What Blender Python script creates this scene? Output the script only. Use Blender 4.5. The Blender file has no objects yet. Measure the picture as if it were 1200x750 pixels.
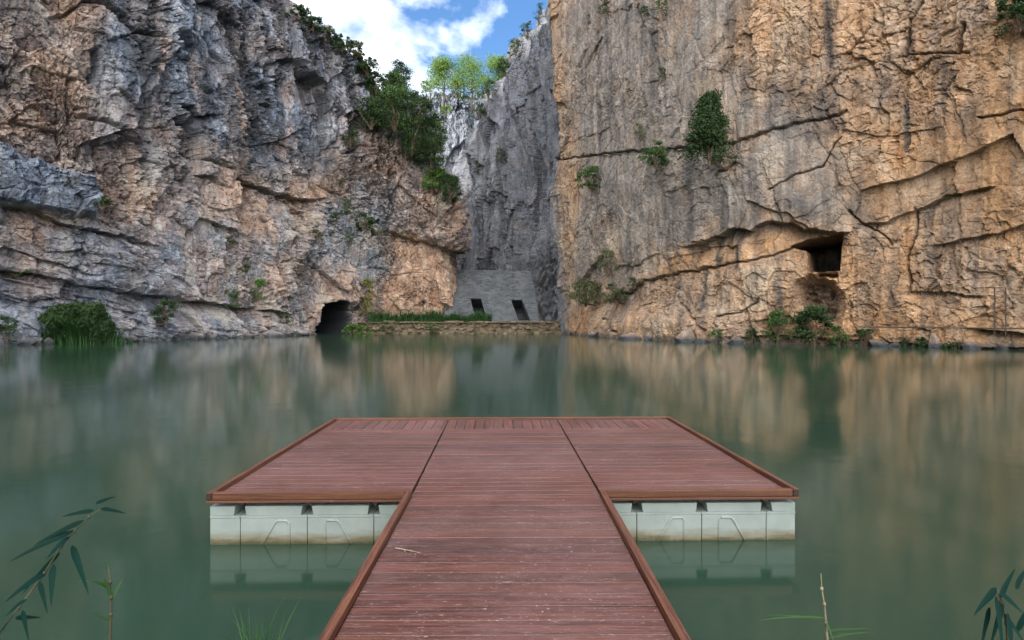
import bpy, bmesh, math, random
import numpy as np
from mathutils import Vector, Matrix

# ------------------------------------------------------------------ camera, sky, sun, exposure
S = bpy.context.scene
COL = S.collection
R = math.radians
CAM_Z, FPX, CX, CY = 1.7, 667.0, 600.0, 375.0        # eye height; focal length in photo pixels

cam_d = bpy.data.cameras.new('camera')
cam = bpy.data.objects.new('camera', cam_d)
COL.objects.link(cam)
cam.location = (0, 0, CAM_Z)
cam.rotation_euler = (R(90), 0, 0)
cam_d.sensor_width = 36.0
cam_d.lens = 36.0 * FPX / 1200.0
cam_d.clip_start, cam_d.clip_end = 0.05, 3000
S.camera = cam

SUN_DIR = Vector((-0.90, -0.44, 0.36)).normalized()   # towards the sun
SUN_EL = math.asin(SUN_DIR.z)
SUN_AZ = math.atan2(SUN_DIR.x, SUN_DIR.y)

world = bpy.data.worlds.new('World')
S.world = world
world.use_nodes = True
nt = world.node_tree
nt.nodes.clear()


def N(tree, typ, **kw):
    n = tree.nodes.new(typ)
    for k, v in kw.items():
        if k.startswith('i_'):
            n.inputs[k[2:].replace('_', ' ')].default_value = v
        else:
            setattr(n, k, v)
    return n


def L(tree, a, b):
    tree.links.new(a, b)


wo = N(nt, 'ShaderNodeOutputWorld')
bgs = N(nt, 'ShaderNodeBackground')
bgs.inputs['Strength'].default_value = 0.12
sky = N(nt, 'ShaderNodeTexSky')
sky.sky_type = 'NISHITA'
sky.sun_disc = False
sky.sun_elevation = SUN_EL
sky.sun_rotation = SUN_AZ
sky.altitude = 1500
sky.air_density = 0.85
sky.dust_density = 0.2
sky.ozone_density = 1.6
tcw = N(nt, 'ShaderNodeTexCoord')
mapw = N(nt, 'ShaderNodeMapping')
mapw.inputs['Location'].default_value = (3.2, 0.4, 1.1)
mapw.inputs['Scale'].default_value = (1.0, 1.0, 1.6)
nz1 = N(nt, 'ShaderNodeTexNoise')
nz1.inputs['Scale'].default_value = 3.6
nz1.inputs['Detail'].default_value = 9
nz1.inputs['Roughness'].default_value = 0.56
nz1.inputs['Distortion'].default_value = 0.2
rampw = N(nt, 'ShaderNodeValToRGB')
rampw.color_ramp.elements[0].position = 0.47
rampw.color_ramp.elements[0].color = (0, 0, 0, 1)
rampw.color_ramp.elements[1].position = 0.66
rampw.color_ramp.elements[1].color = (1, 1, 1, 1)
mixw = N(nt, 'ShaderNodeMix', data_type='RGBA')
CLOUD = (9.5, 9.6, 9.8, 1)
cr2 = N(nt, 'ShaderNodeMix', data_type='RGBA')
cr2.inputs[6].default_value = (2.6, 3.0, 3.8, 1)
cr2.inputs[7].default_value = CLOUD
nz2 = N(nt, 'ShaderNodeTexNoise')
nz2.inputs['Scale'].default_value = 7.0
nz2.inputs['Detail'].default_value = 7
L(nt, mapw.outputs['Vector'], nz2.inputs['Vector'])
rmp2 = N(nt, 'ShaderNodeMapRange')
rmp2.inputs[1].default_value = 0.36
rmp2.inputs[2].default_value = 0.60
L(nt, nz2.outputs['Fac'], rmp2.inputs[0])
L(nt, rmp2.outputs[0], cr2.inputs[0])
L(nt, cr2.outputs[2], mixw.inputs[7])
L(nt, tcw.outputs['Generated'], mapw.inputs['Vector'])
L(nt, mapw.outputs['Vector'], nz1.inputs['Vector'])
L(nt, nz1.outputs['Fac'], rampw.inputs['Fac'])
L(nt, rampw.outputs['Color'], mixw.inputs[0])
hs = N(nt, 'ShaderNodeHueSaturation')
hs.inputs['Saturation'].default_value = 1.15
hs.inputs['Value'].default_value = 1.0
L(nt, sky.outputs['Color'], hs.inputs['Color'])
L(nt, hs.outputs['Color'], mixw.inputs[6])
# bright warm cloud bank added out of view behind the camera, as fill light
sepw = N(nt, 'ShaderNodeSeparateXYZ')
L(nt, tcw.outputs['Generated'], sepw.inputs[0])
dotw = N(nt, 'ShaderNodeVectorMath', operation='DOT_PRODUCT')
dotw.inputs[1].default_value = (-0.25, -0.85, 0.45)
L(nt, tcw.outputs['Generated'], dotw.inputs[0])
fillr = N(nt, 'ShaderNodeMapRange', interpolation_type='SMOOTHSTEP')
fillr.inputs[1].default_value = 0.05
fillr.inputs[2].default_value = 0.75
L(nt, dotw.outputs['Value'], fillr.inputs[0])
filln = N(nt, 'ShaderNodeMapRange')
filln.inputs[1].default_value = 0.30
filln.inputs[2].default_value = 0.55
L(nt, nz1.outputs['Fac'], filln.inputs[0])
fillm = N(nt, 'ShaderNodeMath', operation='MULTIPLY')
L(nt, fillr.outputs[0], fillm.inputs[0])
L(nt, filln.outputs[0], fillm.inputs[1])
mixb = N(nt, 'ShaderNodeMix', data_type='RGBA')
mixb.inputs[7].default_value = (19.0, 17.6, 15.6, 1)
L(nt, fillm.outputs[0], mixb.inputs[0])
L(nt, mixw.outputs[2], mixb.inputs[6])
L(nt, mixb.outputs[2], bgs.inputs['Color'])
L(nt, bgs.outputs['Background'], wo.inputs['Surface'])

sun_d = bpy.data.lights.new('sun', 'SUN')
sun_d.energy = 2.4
sun_d.angle = R(0.5)
sun_d.color = (1.0, 0.93, 0.82)
sun = bpy.data.objects.new('sun', sun_d)
COL.objects.link(sun)
sun.rotation_euler = SUN_DIR.to_track_quat('Z', 'Y').to_euler()
sun.location = (-60, -40, 120)

S.view_settings.view_transform = 'Standard'
S.view_settings.look = 'None'
S.view_settings.gamma = 1.0
S.view_settings.use_curve_mapping = False
S.view_settings.exposure = 1.58
S.render.engine = 'CYCLES'
S.cycles.use_denoising = True
S.cycles.max_bounces = 6
S.cycles.diffuse_bounces = 4
S.cycles.glossy_bounces = 3
S.cycles.transparent_max_bounces = 6
S.cycles.caustics_reflective = False
S.cycles.caustics_refractive = False

# ------------------------------------------------------------------ helpers
rnd = random.Random(7)


def link(o, parent=None):
    COL.objects.link(o)
    if parent is not None:
        o.parent = parent
    return o


def mesh_np(name, V, F, mat, parent=None, smooth=False, attrs=None, mats=None, loc=None):
    """V (n,3), F (m,k) arrays -> one mesh object."""
    me = bpy.data.meshes.new(name)
    V = np.asarray(V, np.float32)
    F = np.asarray(F, np.int32)
    if loc is not None:
        V = V - np.asarray(loc, np.float32)
    k = F.shape[1]
    me.vertices.add(len(V))
    me.vertices.foreach_set('co', V.ravel())
    me.loops.add(F.size)
    me.loops.foreach_set('vertex_index', F.ravel())
    me.polygons.add(len(F))
    me.polygons.foreach_set('loop_start', np.arange(0, F.size, k, dtype=np.int32))
    me.polygons.foreach_set('loop_total', np.full(len(F), k, np.int32))
    me.polygons.foreach_set('use_smooth', np.full(len(F), smooth, bool))
    me.update(calc_edges=True)
    for an, av in (attrs or {}).items():
        a = me.attributes.new(an, 'FLOAT', 'POINT')
        a.data.foreach_set('value', np.asarray(av, np.float32).ravel())
    me.validate()
    for m in (mats or [mat]):
        me.materials.append(m)
    o = bpy.data.objects.new(name, me)
    if loc is not None:
        o.location = loc
    return link(o, parent)


def obj(name, bm, mat, parent=None, smooth=False):
    me = bpy.data.meshes.new(name)
    bm.normal_update()
    bm.to_mesh(me)
    bm.free()
    if smooth:
        me.polygons.foreach_set('use_smooth', np.ones(len(me.polygons), bool))
    me.materials.append(mat)
    if mat in (M_DECKX, M_DECKY):
        me.materials.append(M_SCREW)
    return link(bpy.data.objects.new(name, me), parent)


def tag(o, label, cat, group=None):
    o['label'] = label
    o['category'] = cat
    if group:
        o['group'] = group
    return o


def struct(o):
    o['kind'] = 'structure'
    return o


def empty(name, loc, rz=0.0):
    o = bpy.data.objects.new(name, None)
    o.location = loc
    o.rotation_euler = (0, 0, rz)
    o.empty_display_size = 0.2
    return link(o)


def box(bm, x0, x1, y0, y1, z0, z1, bev=0.0, seg=1):
    r = bmesh.ops.create_cube(bm, size=1.0)
    vs = r['verts']
    for v in vs:
        v.co = Vector((x0 + (v.co.x + .5) * (x1 - x0), y0 + (v.co.y + .5) * (y1 - y0), z0 + (v.co.z + .5) * (z1 - z0)))
    if bev > 0:
        es = list({e for v in vs for e in v.link_edges})
        bmesh.ops.bevel(bm, geom=es, offset=bev, segments=seg, affect='EDGES', profile=0.7)


def tube(bm, pts, rad, n=6, cap=True):
    """tapered tube along pts; rad scalar or list."""
    pts = [Vector(p) for p in pts]
    if not hasattr(rad, '__len__'):
        rad = [rad] * len(pts)
    rings = []
    for i, p in enumerate(pts):
        t = (pts[min(i + 1, len(pts) - 1)] - pts[max(i - 1, 0)]).normalized()
        a = Vector((0, 0, 1)) if abs(t.z) < 0.9 else Vector((1, 0, 0))
        u = t.cross(a).normalized()
        w = t.cross(u).normalized()
        rings.append([bm.verts.new(p + (u * math.cos(2 * math.pi * k / n) + w * math.sin(2 * math.pi * k / n)) * rad[i]) for k in range(n)])
    for a, b in zip(rings[:-1], rings[1:]):
        for k in range(n):
            bm.faces.new((a[k], a[(k + 1) % n], b[(k + 1) % n], b[k]))
    if cap:
        bm.faces.new(rings[0][::-1])
        bm.faces.new(rings[-1])


# ---- vectorised noise
_rs = np.random.RandomState(11)
PERM = np.tile(_rs.permutation(256), 3).astype(np.int32)
GA = _rs.rand(256).astype(np.float32) * 2 * np.pi
GX, GY = np.cos(GA), np.sin(GA)
RT = _rs.rand(8, 256).astype(np.float32)


def perlin(x, y, seed=0):
    x = np.asarray(x, np.float32) + seed * 17.31
    y = np.asarray(y, np.float32) + seed * 9.77
    xi = np.floor(x).astype(np.int32)
    yi = np.floor(y).astype(np.int32)
    xf, yf = x - xi, y - yi
    u = xf * xf * xf * (xf * (xf * 6 - 15) + 10)
    v = yf * yf * yf * (yf * (yf * 6 - 15) + 10)
    xi &= 255
    yi &= 255

    def g(dx, dy):
        h = PERM[PERM[(xi + dx) & 255] + ((yi + dy) & 255)]
        return GX[h] * (xf - dx) + GY[h] * (yf - dy)
    a = g(0, 0) * (1 - u) + g(1, 0) * u
    b = g(0, 1) * (1 - u) + g(1, 1) * u
    return (a * (1 - v) + b * v) * 1.5


def fbm(x, y, oct=4, seed=0, gain=0.5, ridged=False):
    s, a, t = 0.0, 1.0, 0.0
    for i in range(oct):
        n = perlin(x * 2 ** i, y * 2 ** i, seed + i * 3)
        if ridged:
            n = 1 - 2 * np.abs(n)
        s = s + n * a
        t += a
        a *= gain
    return s / t


def facets(x, y, seed=0, tilt=1.0):
    """cellular blocks: each cell is a tilted plane at its own level; also returns the distance to the joint."""
    x = np.asarray(x, np.float32) + seed * 5.3
    y = np.asarray(y, np.float32) + seed * 3.9
    xi = np.floor(x).astype(np.int32)
    yi = np.floor(y).astype(np.int32)
    f1 = np.full(x.shape, 9, np.float32)
    f2 = np.full(x.shape, 9, np.float32)
    hv = np.zeros(x.shape, np.float32)
    for dx in (-1, 0, 1):
        for dy in (-1, 0, 1):
            h = PERM[PERM[(xi + dx) & 255] + ((yi + dy) & 255)]
            px = xi + dx + 0.1 + 0.8 * RT[0][h]
            py = yi + dy + 0.1 + 0.8 * RT[1][h]
            ex, ey = x - px, y - py
            d = ex * ex + ey * ey
            lev = (RT[2][h] - .5) + tilt * ((RT[3][h] - .5) * ex + (RT[4][h] - .5) * ey) * 1.6
            m = d < f1
            f2 = np.where(m, f1, np.minimum(f2, d))
            hv = np.where(m, lev, hv)
            f1 = np.where(m, d, f1)
    return hv, np.sqrt(f2) - np.sqrt(f1)


def sm(a, b, x):
    t = np.clip((x - a) / (b - a), 0, 1)
    return t * t * (3 - 2 * t)


# ------------------------------------------------------------------ materials
def new_mat(name):
    m = bpy.data.materials.new(name)
    m.use_nodes = True
    t = m.node_tree
    b = t.nodes['Principled BSDF']
    return m, t, b


def ramp(t, fac, stops, interp='LINEAR'):
    r = N(t, 'ShaderNodeValToRGB')
    cr = r.color_ramp
    cr.interpolation = interp
    while len(cr.elements) > 1:
        cr.elements.remove(cr.elements[-1])
    cr.elements[0].position, cr.elements[0].color = stops[0][0], (*stops[0][1], 1)
    for p, c in stops[1:]:
        e = cr.elements.new(p)
        e.color = (*c, 1)
    L(t, fac, r.inputs['Fac'])
    return r.outputs['Color']


def noise(t, vec, scale, detail=4, rough=0.55, dist=0.0):
    n = N(t, 'ShaderNodeTexNoise')
    n.inputs['Scale'].default_value = scale
    n.inputs['Detail'].default_value = detail
    n.inputs['Roughness'].default_value = rough
    n.inputs['Distortion'].default_value = dist
    if vec is not None:
        L(t, vec, n.inputs['Vector'])
    return n.outputs['Fac']


def mapping(t, vec, scale=(1, 1, 1), loc=(0, 0, 0)):
    m = N(t, 'ShaderNodeMapping')
    m.inputs['Scale'].default_value = scale
    m.inputs['Location'].default_value = loc
    L(t, vec, m.inputs['Vector'])
    return m.outputs['Vector']


def mix(t, fac, a, b, mode='MIX'):
    m = N(t, 'ShaderNodeMix', data_type='RGBA', blend_type=mode)
    for v, i in ((fac, 0), (a, 6), (b, 7)):
        if isinstance(v, (int, float)):
            m.inputs[i].default_value = v
        elif isinstance(v, tuple):
            m.inputs[i].default_value = (*v, 1)
        else:
            L(t, v, m.inputs[i])
    return m.outputs[2]


def math_(t, op, a, b=None, clamp=False):
    m = N(t, 'ShaderNodeMath', operation=op, use_clamp=clamp)
    for v, i in ((a, 0), (b, 1)):
        if v is None:
            continue
        if isinstance(v, (int, float)):
            m.inputs[i].default_value = v
        else:
            L(t, v, m.inputs[i])
    return m.outputs[0]


def bump(t, h, strength, dist, b, prev=None):
    n = N(t, 'ShaderNodeBump')
    n.inputs['Strength'].default_value = strength
    n.inputs['Distance'].default_value = dist
    L(t, h, n.inputs['Height'])
    if prev is not None:
        L(t, prev, n.inputs['Normal'])
    L(t, n.outputs['Normal'], b.inputs['Normal'])
    return n.outputs['Normal']


def rock_mat(name, grey, warm):
    """grey / warm: (dark, mid, light) colours of the bare and of the iron-stained limestone."""
    m, t, b = new_mat(name)
    geo = N(t, 'ShaderNodeNewGeometry')
    P = geo.outputs['Position']
    aw = N(t, 'ShaderNodeAttribute', attribute_name='warm').outputs['Fac']
    ad = N(t, 'ShaderNodeAttribute', attribute_name='stain_shade').outputs['Fac']
    ap = N(t, 'ShaderNodeAttribute', attribute_name='pale').outputs['Fac']
    n1 = noise(t, P, 0.55, 8, 0.68, 0.6)
    n2 = noise(t, mapping(t, P, (1, 1, 0.35)), 1.7, 6, 0.7, 0.4)
    n3 = noise(t, P, 6.0, 5, 0.7)
    nn = math_(t, 'ADD', math_(t, 'MULTIPLY', n1, 0.4), math_(t, 'ADD', math_(t, 'MULTIPLY', n2, 0.35), math_(t, 'MULTIPLY', n3, 0.25)))
    cg = ramp(t, nn, [(0.39, grey[0]), (0.50, grey[1]), (0.62, grey[2])])
    cw = ramp(t, nn, [(0.39, warm[0]), (0.50, warm[1]), (0.62, warm[2])])
    wn = noise(t, mapping(t, P, (1, 1, 0.5), (7, 3, 1)), 0.8, 6, 0.65, 0.5)
    wf = math_(t, 'ADD', aw, math_(t, 'MULTIPLY', math_(t, 'SUBTRACT', wn, 0.5), 1.5), True)
    c = mix(t, wf, cg, cw)
    c = mix(t, ap, c, (0.50, 0.45, 0.38))
    # rusty seeps
    rn = noise(t, mapping(t, P, (1, 1, 0.18), (2, 9, 4)), 1.3, 5, 0.6, 0.3)
    rf = ramp(t, rn, [(0.56, (0, 0, 0)), (0.7, (1, 1, 1))])
    c = mix(t, math_(t, 'MULTIPLY', math_(t, 'MULTIPLY', rf, wf), 0.55), c, (0.33, 0.15, 0.05))
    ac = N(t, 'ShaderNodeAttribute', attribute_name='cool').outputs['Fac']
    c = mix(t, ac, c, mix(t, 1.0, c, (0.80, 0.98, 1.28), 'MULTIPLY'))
    # black water streaks and painted cave and gorge shade, broken up by fine noise
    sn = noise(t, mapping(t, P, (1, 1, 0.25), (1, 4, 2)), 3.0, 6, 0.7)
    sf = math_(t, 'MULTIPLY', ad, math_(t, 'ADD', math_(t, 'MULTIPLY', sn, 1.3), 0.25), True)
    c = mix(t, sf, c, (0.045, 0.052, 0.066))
    # speckle of lichen
    ln = noise(t, P, 14.0, 3, 0.7)
    lf = ramp(t, ln, [(0.60, (0, 0, 0)), (0.72, (1, 1, 1))])
    c = mix(t, math_(t, 'MULTIPLY', math_(t, 'MULTIPLY', lf, math_(t, 'SUBTRACT', 1.0, sf)), 0.3), c, (0.52, 0.50, 0.45))
    dk = ramp(t, noise(t, mapping(t, P, (1, 1, 0.7), (5, 5, 5)), 9.0, 5, 0.75), [(0.36, (1, 1, 1)), (0.46, (0, 0, 0))])
    c = mix(t, math_(t, 'MULTIPLY', dk, 0.42), c, (0.06, 0.055, 0.055))
    wv = N(t, 'ShaderNodeVectorMath', operation='MULTIPLY_ADD')
    nv = N(t, 'ShaderNodeTexNoise')
    nv.inputs['Scale'].default_value = 1.1
    nv.inputs['Detail'].default_value = 5
    L(t, P, nv.inputs['Vector'])
    L(t, nv.outputs['Color'], wv.inputs[0])
    wv.inputs[1].default_value = (1.3, 1.3, 1.3)
    L(t, P, wv.inputs[2])
    for sc, lim, amt in ((0.42, 0.022, 0.6), (1.25, 0.035, 0.45)):
        ve = N(t, 'ShaderNodeTexVoronoi', feature='DISTANCE_TO_EDGE')
        ve.inputs['Scale'].default_value = sc
        L(t, mapping(t, wv.outputs[0], (1, 1, 0.8)), ve.inputs['Vector'])
        jm = ramp(t, noise(t, mapping(t, P, (1, 1, 1), (sc * 9, 2, 3)), 0.5, 3), [(0.42, (0, 0, 0)), (0.58, (1, 1, 1))])
        jf = math_(t, 'MULTIPLY', ramp(t, ve.outputs['Distance'], [(lim * 0.3, (1, 1, 1)), (lim, (0, 0, 0))]), jm)
        c = mix(t, math_(t, 'MULTIPLY', jf, amt), c, (0.05, 0.045, 0.042))
    L(t, c, b.inputs['Base Color'])
    b.inputs['Roughness'].default_value = 0.85
    b.inputs['Specular IOR Level'].default_value = 0.3
    bn = math_(t, 'ADD', noise(t, P, 3.5, 8, 0.72, 0.3), math_(t, 'MULTIPLY', noise(t, mapping(t, P, (1, 1, 1.8)), 11, 4, 0.7), 0.4))
    bump(t, bn, 0.9, 0.24, b)
    return m


M_LEFT = rock_mat('limestone_grey', ((0.06, 0.075, 0.10), (0.22, 0.24, 0.275), (0.54, 0.55, 0.56)),
                  ((0.14, 0.095, 0.075), (0.44, 0.30, 0.225), (0.68, 0.55, 0.45)))
M_RIGHT = rock_mat('limestone_ochre', ((0.11, 0.10, 0.10), (0.24, 0.22, 0.21), (0.42, 0.39, 0.37)),
                   ((0.22, 0.125, 0.065), (0.46, 0.285, 0.16), (0.64, 0.46, 0.31)))
M_BACK = rock_mat('limestone_pale', ((0.06, 0.065, 0.075), (0.22, 0.23, 0.25), (0.38, 0.39, 0.40)),
                  ((0.12, 0.09, 0.06), (0.2, 0.16, 0.12), (0.3, 0.26, 0.21)))


def leaf_mat(name, dark, light, trans=0.25):
    m, t, b = new_mat(name)
    geo = N(t, 'ShaderNodeNewGeometry')
    ri = geo.outputs['Random Per Island']
    n = noise(t, geo.outputs['Position'], 1.6, 3)
    f = math_(t, 'ADD', math_(t, 'MULTIPLY', ri, 0.55), math_(t, 'MULTIPLY', n, 0.6))
    c = ramp(t, f, [(0.2, dark), (0.55, tuple((x + y) / 2 for x, y in zip(dark, light))), (0.85, light)])
    L(t, c, b.inputs['Base Color'])
    b.inputs['Roughness'].default_value = 0.6
    b.inputs['Specular IOR Level'].default_value = 0.25
    tr = N(t, 'ShaderNodeBsdfTranslucent')
    L(t, c, tr.inputs['Color'])
    ms = N(t, 'ShaderNodeMixShader')
    ms.inputs[0].default_value = trans
    L(t, b.outputs['BSDF'], ms.inputs[1])
    L(t, tr.outputs['BSDF'], ms.inputs[2])
    L(t, ms.outputs['Shader'], t.nodes['Material Output'].inputs['Surface'])
    return m


M_DARKLEAF = leaf_mat('dark_leaf', (0.014, 0.03, 0.014), (0.05, 0.10, 0.035))
M_MIDLEAF = leaf_mat('mid_leaf', (0.025, 0.055, 0.018), (0.08, 0.16, 0.045))
M_BRIGHTLEAF = leaf_mat('bright_leaf', (0.04, 0.10, 0.02), (0.12, 0.26, 0.05))
M_GREYLEAF = leaf_mat('grey_leaf', (0.05, 0.06, 0.035), (0.15, 0.17, 0.09))
M_YELLOWLEAF = leaf_mat('yellow_leaf', (0.10, 0.12, 0.025), (0.28, 0.28, 0.06))
M_PINE = leaf_mat('pine_needles', (0.07, 0.135, 0.03), (0.17, 0.29, 0.065), 0.35)
M_REED = leaf_mat('reed_blade', (0.012, 0.04, 0.014), (0.045, 0.12, 0.035))
M_REEDDARK = leaf_mat('reed_blade_dark', (0.002, 0.012, 0.010), (0.006, 0.030, 0.024), 0.1)
M_REEDDARK.node_tree.nodes['Principled BSDF'].inputs['Specular IOR Level'].default_value = 0.06


def simple_mat(name, c1, c2, scale, rough, bumpd=0.0, stretch=(1, 1, 1)):
    m, t, b = new_mat(name)
    tc = N(t, 'ShaderNodeTexCoord')
    v = mapping(t, tc.outputs['Object'], stretch)
    n = noise(t, v, scale, 6, 0.65)
    L(t, ramp(t, n, [(0.3, c1), (0.7, c2)]), b.inputs['Base Color'])
    b.inputs['Roughness'].default_value = rough
    if bumpd:
        bump(t, n, 0.6, bumpd, b)
    return m


M_BARK = simple_mat('bark', (0.05, 0.035, 0.025), (0.14, 0.10, 0.07), 9, 0.9, 0.02, (1, 1, 0.3))
M_STEEL = simple_mat('rusty_steel', (0.02, 0.016, 0.014), (0.06, 0.045, 0.038), 14, 0.6)
M_GROUND = simple_mat('earth', (0.05, 0.045, 0.03), (0.14, 0.12, 0.08), 1.2, 0.95, 0.05)
M_BLOCKER = simple_mat('scrub_blocker', (0.05, 0.06, 0.03), (0.30, 0.27, 0.22), 0.12, 0.95)
M_STEM = simple_mat('reed_stem', (0.02, 0.026, 0.014), (0.07, 0.065, 0.035), 8, 0.7)
M_DRYSTEM = simple_mat('dry_stem', (0.10, 0.075, 0.05), (0.30, 0.25, 0.18), 25, 0.7)


def concrete_mat():
    m, t, b = new_mat('weathered_concrete')
    tc = N(t, 'ShaderNodeTexCoord')
    P = tc.outputs['Object']
    n1 = noise(t, P, 0.7, 8, 0.65, 0.3)
    c = ramp(t, n1, [(0.35, (0.042, 0.052, 0.067)), (0.62, (0.098, 0.114, 0.138))])
    n2 = math_(t, 'ADD', noise(t, mapping(t, P, (0.55, 1.2, 1.2)), 2.4, 3, 0.5, 0.3), math_(t, 'MULTIPLY', math_(t, 'SUBTRACT', noise(t, P, 0.35, 2), 0.5), 0.35))
    c = mix(t, ramp(t, n2, [(0.585, (0, 0, 0)), (0.62, (0.95, 0.95, 0.95))]), c, (0.03, 0.034, 0.028))
    n3 = noise(t, mapping(t, P, (1.2, 0.15, 0.15)), 1.0, 4, 0.6)
    c = mix(t, ramp(t, n3, [(0.5, (0, 0, 0)), (0.7, (0.5, 0.5, 0.5))]), c, (0.09, 0.095, 0.10))
    L(t, c, b.inputs['Base Color'])
    b.inputs['Roughness'].default_value = 0.9
    bump(t, noise(t, P, 5, 6, 0.7), 0.5, 0.08, b)
    return m


M_CONC = concrete_mat()


def stone_wall_mat():
    m, t, b = new_mat('rubble_masonry')
    tc = N(t, 'ShaderNodeTexCoord')
    P = tc.outputs['Object']
    vo = N(t, 'ShaderNodeTexVoronoi')
    vo.inputs['Scale'].default_value = 2.2
    L(t, mapping(t, P, (0.8, 1, 2.0)), vo.inputs['Vector'])
    vd = N(t, 'ShaderNodeTexVoronoi', feature='DISTANCE_TO_EDGE')
    vd.inputs['Scale'].default_value = 2.2
    L(t, mapping(t, P, (0.8, 1, 2.0)), vd.inputs['Vector'])
    sep = N(t, 'ShaderNodeSeparateColor')
    L(t, vo.outputs['Color'], sep.inputs[0])
    c = ramp(t, sep.outputs[0], [(0.0, (0.06, 0.048, 0.035)), (0.5, (0.14, 0.105, 0.075)), (1.0, (0.24, 0.19, 0.145))])
    c = mix(t, ramp(t, vd.outputs['Distance'], [(0.02, (1, 1, 1)), (0.08, (0, 0, 0))]), c, (0.06, 0.05, 0.04))
    c = mix(t, math_(t, 'MULTIPLY', noise(t, P, 1.5, 6, 0.7), 0.7), c, (0.11, 0.10, 0.06))
    L(t, c, b.inputs['Base Color'])
    b.inputs['Roughness'].default_value = 0.9
    bump(t, vd.outputs['Distance'], 0.8, 0.1, b)
    return m


M_MASON = stone_wall_mat()


def wood_mat(name, along, c_dark, c_mid, c_light, scuff_sheen, rough=0.5):
    """boards with grain along one axis of the dock; each board its own tone."""
    m, t, b = new_mat(name)
    tc = N(t, 'ShaderNodeTexCoord')
    geo = N(t, 'ShaderNodeNewGeometry')
    ri = geo.outputs['Random Per Island']
    O = tc.outputs['Object']
    st = {'x': (1.0, 46, 46), 'y': (46, 1.0, 46)}[along]
    comb = N(t, 'ShaderNodeCombineXYZ')
    L(t, math_(t, 'MULTIPLY', ri, 37.0), comb.inputs[0])
    L(t, math_(t, 'MULTIPLY', ri, 61.0), comb.inputs[1])
    va = N(t, 'ShaderNodeVectorMath', operation='ADD')
    L(t, O, va.inputs[0])
    L(t, comb.outputs[0], va.inputs[1])
    g = noise(t, mapping(t, va.outputs[0], st), 1.6, 6, 0.7, 0.2)
    c = ramp(t, g, [(0.36, c_dark), (0.5, c_mid), (0.64, c_light)])
    tone = math_(t, 'ADD', math_(t, 'MULTIPLY', ri, 0.8), 0.60)
    tb = N(t, 'ShaderNodeCombineColor')
    for i in range(3):
        L(t, tone, tb.inputs[i])
    c = mix(t, 1.0, c, tb.outputs[0], 'MULTIPLY')
    rj = math_(t, 'FRACT', math_(t, 'MULTIPLY', ri, 7.31))
    c = mix(t, math_(t, 'MULTIPLY', rj, 0.4), c, (0.075, 0.033, 0.016))
    # foot-worn film in large patches, mauve sky sheen painted into its colour
    wn = noise(t, O, 0.9, 5, 0.6)
    st2 = {'x': (3.0, 12, 12), 'y': (12, 3.0, 12)}[along]
    wn2 = noise(t, mapping(t, O, st2), 2.6, 7, 0.75)
    wf = ramp(t, math_(t, 'ADD', math_(t, 'MULTIPLY', wn, 0.5), math_(t, 'MULTIPLY', wn2, 0.55)), [(0.44, (0, 0, 0)), (0.66, (1, 1, 1))])
    c = mix(t, math_(t, 'MULTIPLY', wf, scuff_sheen * 0.52), c, (0.18, 0.108, 0.11))
    # chalky scratches and specks
    sn = noise(t, mapping(t, O, {'x': (6, 34, 34), 'y': (34, 6, 34)}[along]), 2.4, 5, 0.8, 1.6)
    sf = ramp(t, sn, [(0.60, (0, 0, 0)), (0.68, (1, 1, 1))])
    c = mix(t, math_(t, 'MULTIPLY', sf, scuff_sheen * 0.75), c, (0.50, 0.44, 0.44))
    pn = noise(t, mapping(t, O, {'x': (0.55, 1, 1), 'y': (1, 0.55, 1)}[along], (3, 1, 7)), 70, 2, 0.6)
    pl = noise(t, O, 2.2, 3, 0.6)
    pf = math_(t, 'MULTIPLY', ramp(t, pn, [(0.64, (0, 0, 0)), (0.73, (1, 1, 1))]), ramp(t, pl, [(0.40, (0.1, 0.1, 0.1)), (0.6, (1, 1, 1))]))
    c = mix(t, math_(t, 'MULTIPLY', pf, scuff_sheen * 0.7), c, (0.50, 0.45, 0.46))
    L(t, c, b.inputs['Base Color'])
    L(t, math_(t, 'ADD', math_(t, 'MULTIPLY', wn2, 0.35), rough - 0.17), b.inputs['Roughness'])
    b.inputs['Specular IOR Level'].default_value = 0.45
    # reeded face of the decking boards
    sep = N(t, 'ShaderNodeSeparateXYZ')
    L(t, O, sep.inputs[0])
    ax = sep.outputs[1] if along == 'x' else sep.outputs[0]
    gro = math_(t, 'SINE', math_(t, 'MULTIPLY', ax, 2 * math.pi / 0.0117))
    h = math_(t, 'ADD', math_(t, 'MULTIPLY', gro, 0.35), g)
    bump(t, h, 0.5, 0.004, b)
    return m


DK, MD, LT = (0.016, 0.006, 0.005), (0.072, 0.020, 0.014), (0.14, 0.046, 0.033)
M_DECKX = wood_mat('decking_across', 'x', DK, MD, LT, 0.8)
M_DECKY = wood_mat('decking_lengthwise', 'y', DK, MD, LT, 0.9)
M_RAILX = wood_mat('rail_timber_across', 'x', (0.03, 0.010, 0.005), (0.085, 0.029, 0.013), (0.15, 0.06, 0.03), 0.18, 0.45)
M_SCREW = simple_mat('screw_steel', (0.03, 0.026, 0.024), (0.10, 0.09, 0.085), 90, 0.45)
M_ENDGRAIN = simple_mat('end_grain', (0.012, 0.006, 0.004), (0.035, 0.016, 0.010), 60, 0.7)
M_RAILY = wood_mat('rail_timber_lengthwise', 'y', (0.03, 0.010, 0.005), (0.085, 0.029, 0.013), (0.15, 0.06, 0.03), 0.18, 0.45)


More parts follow.
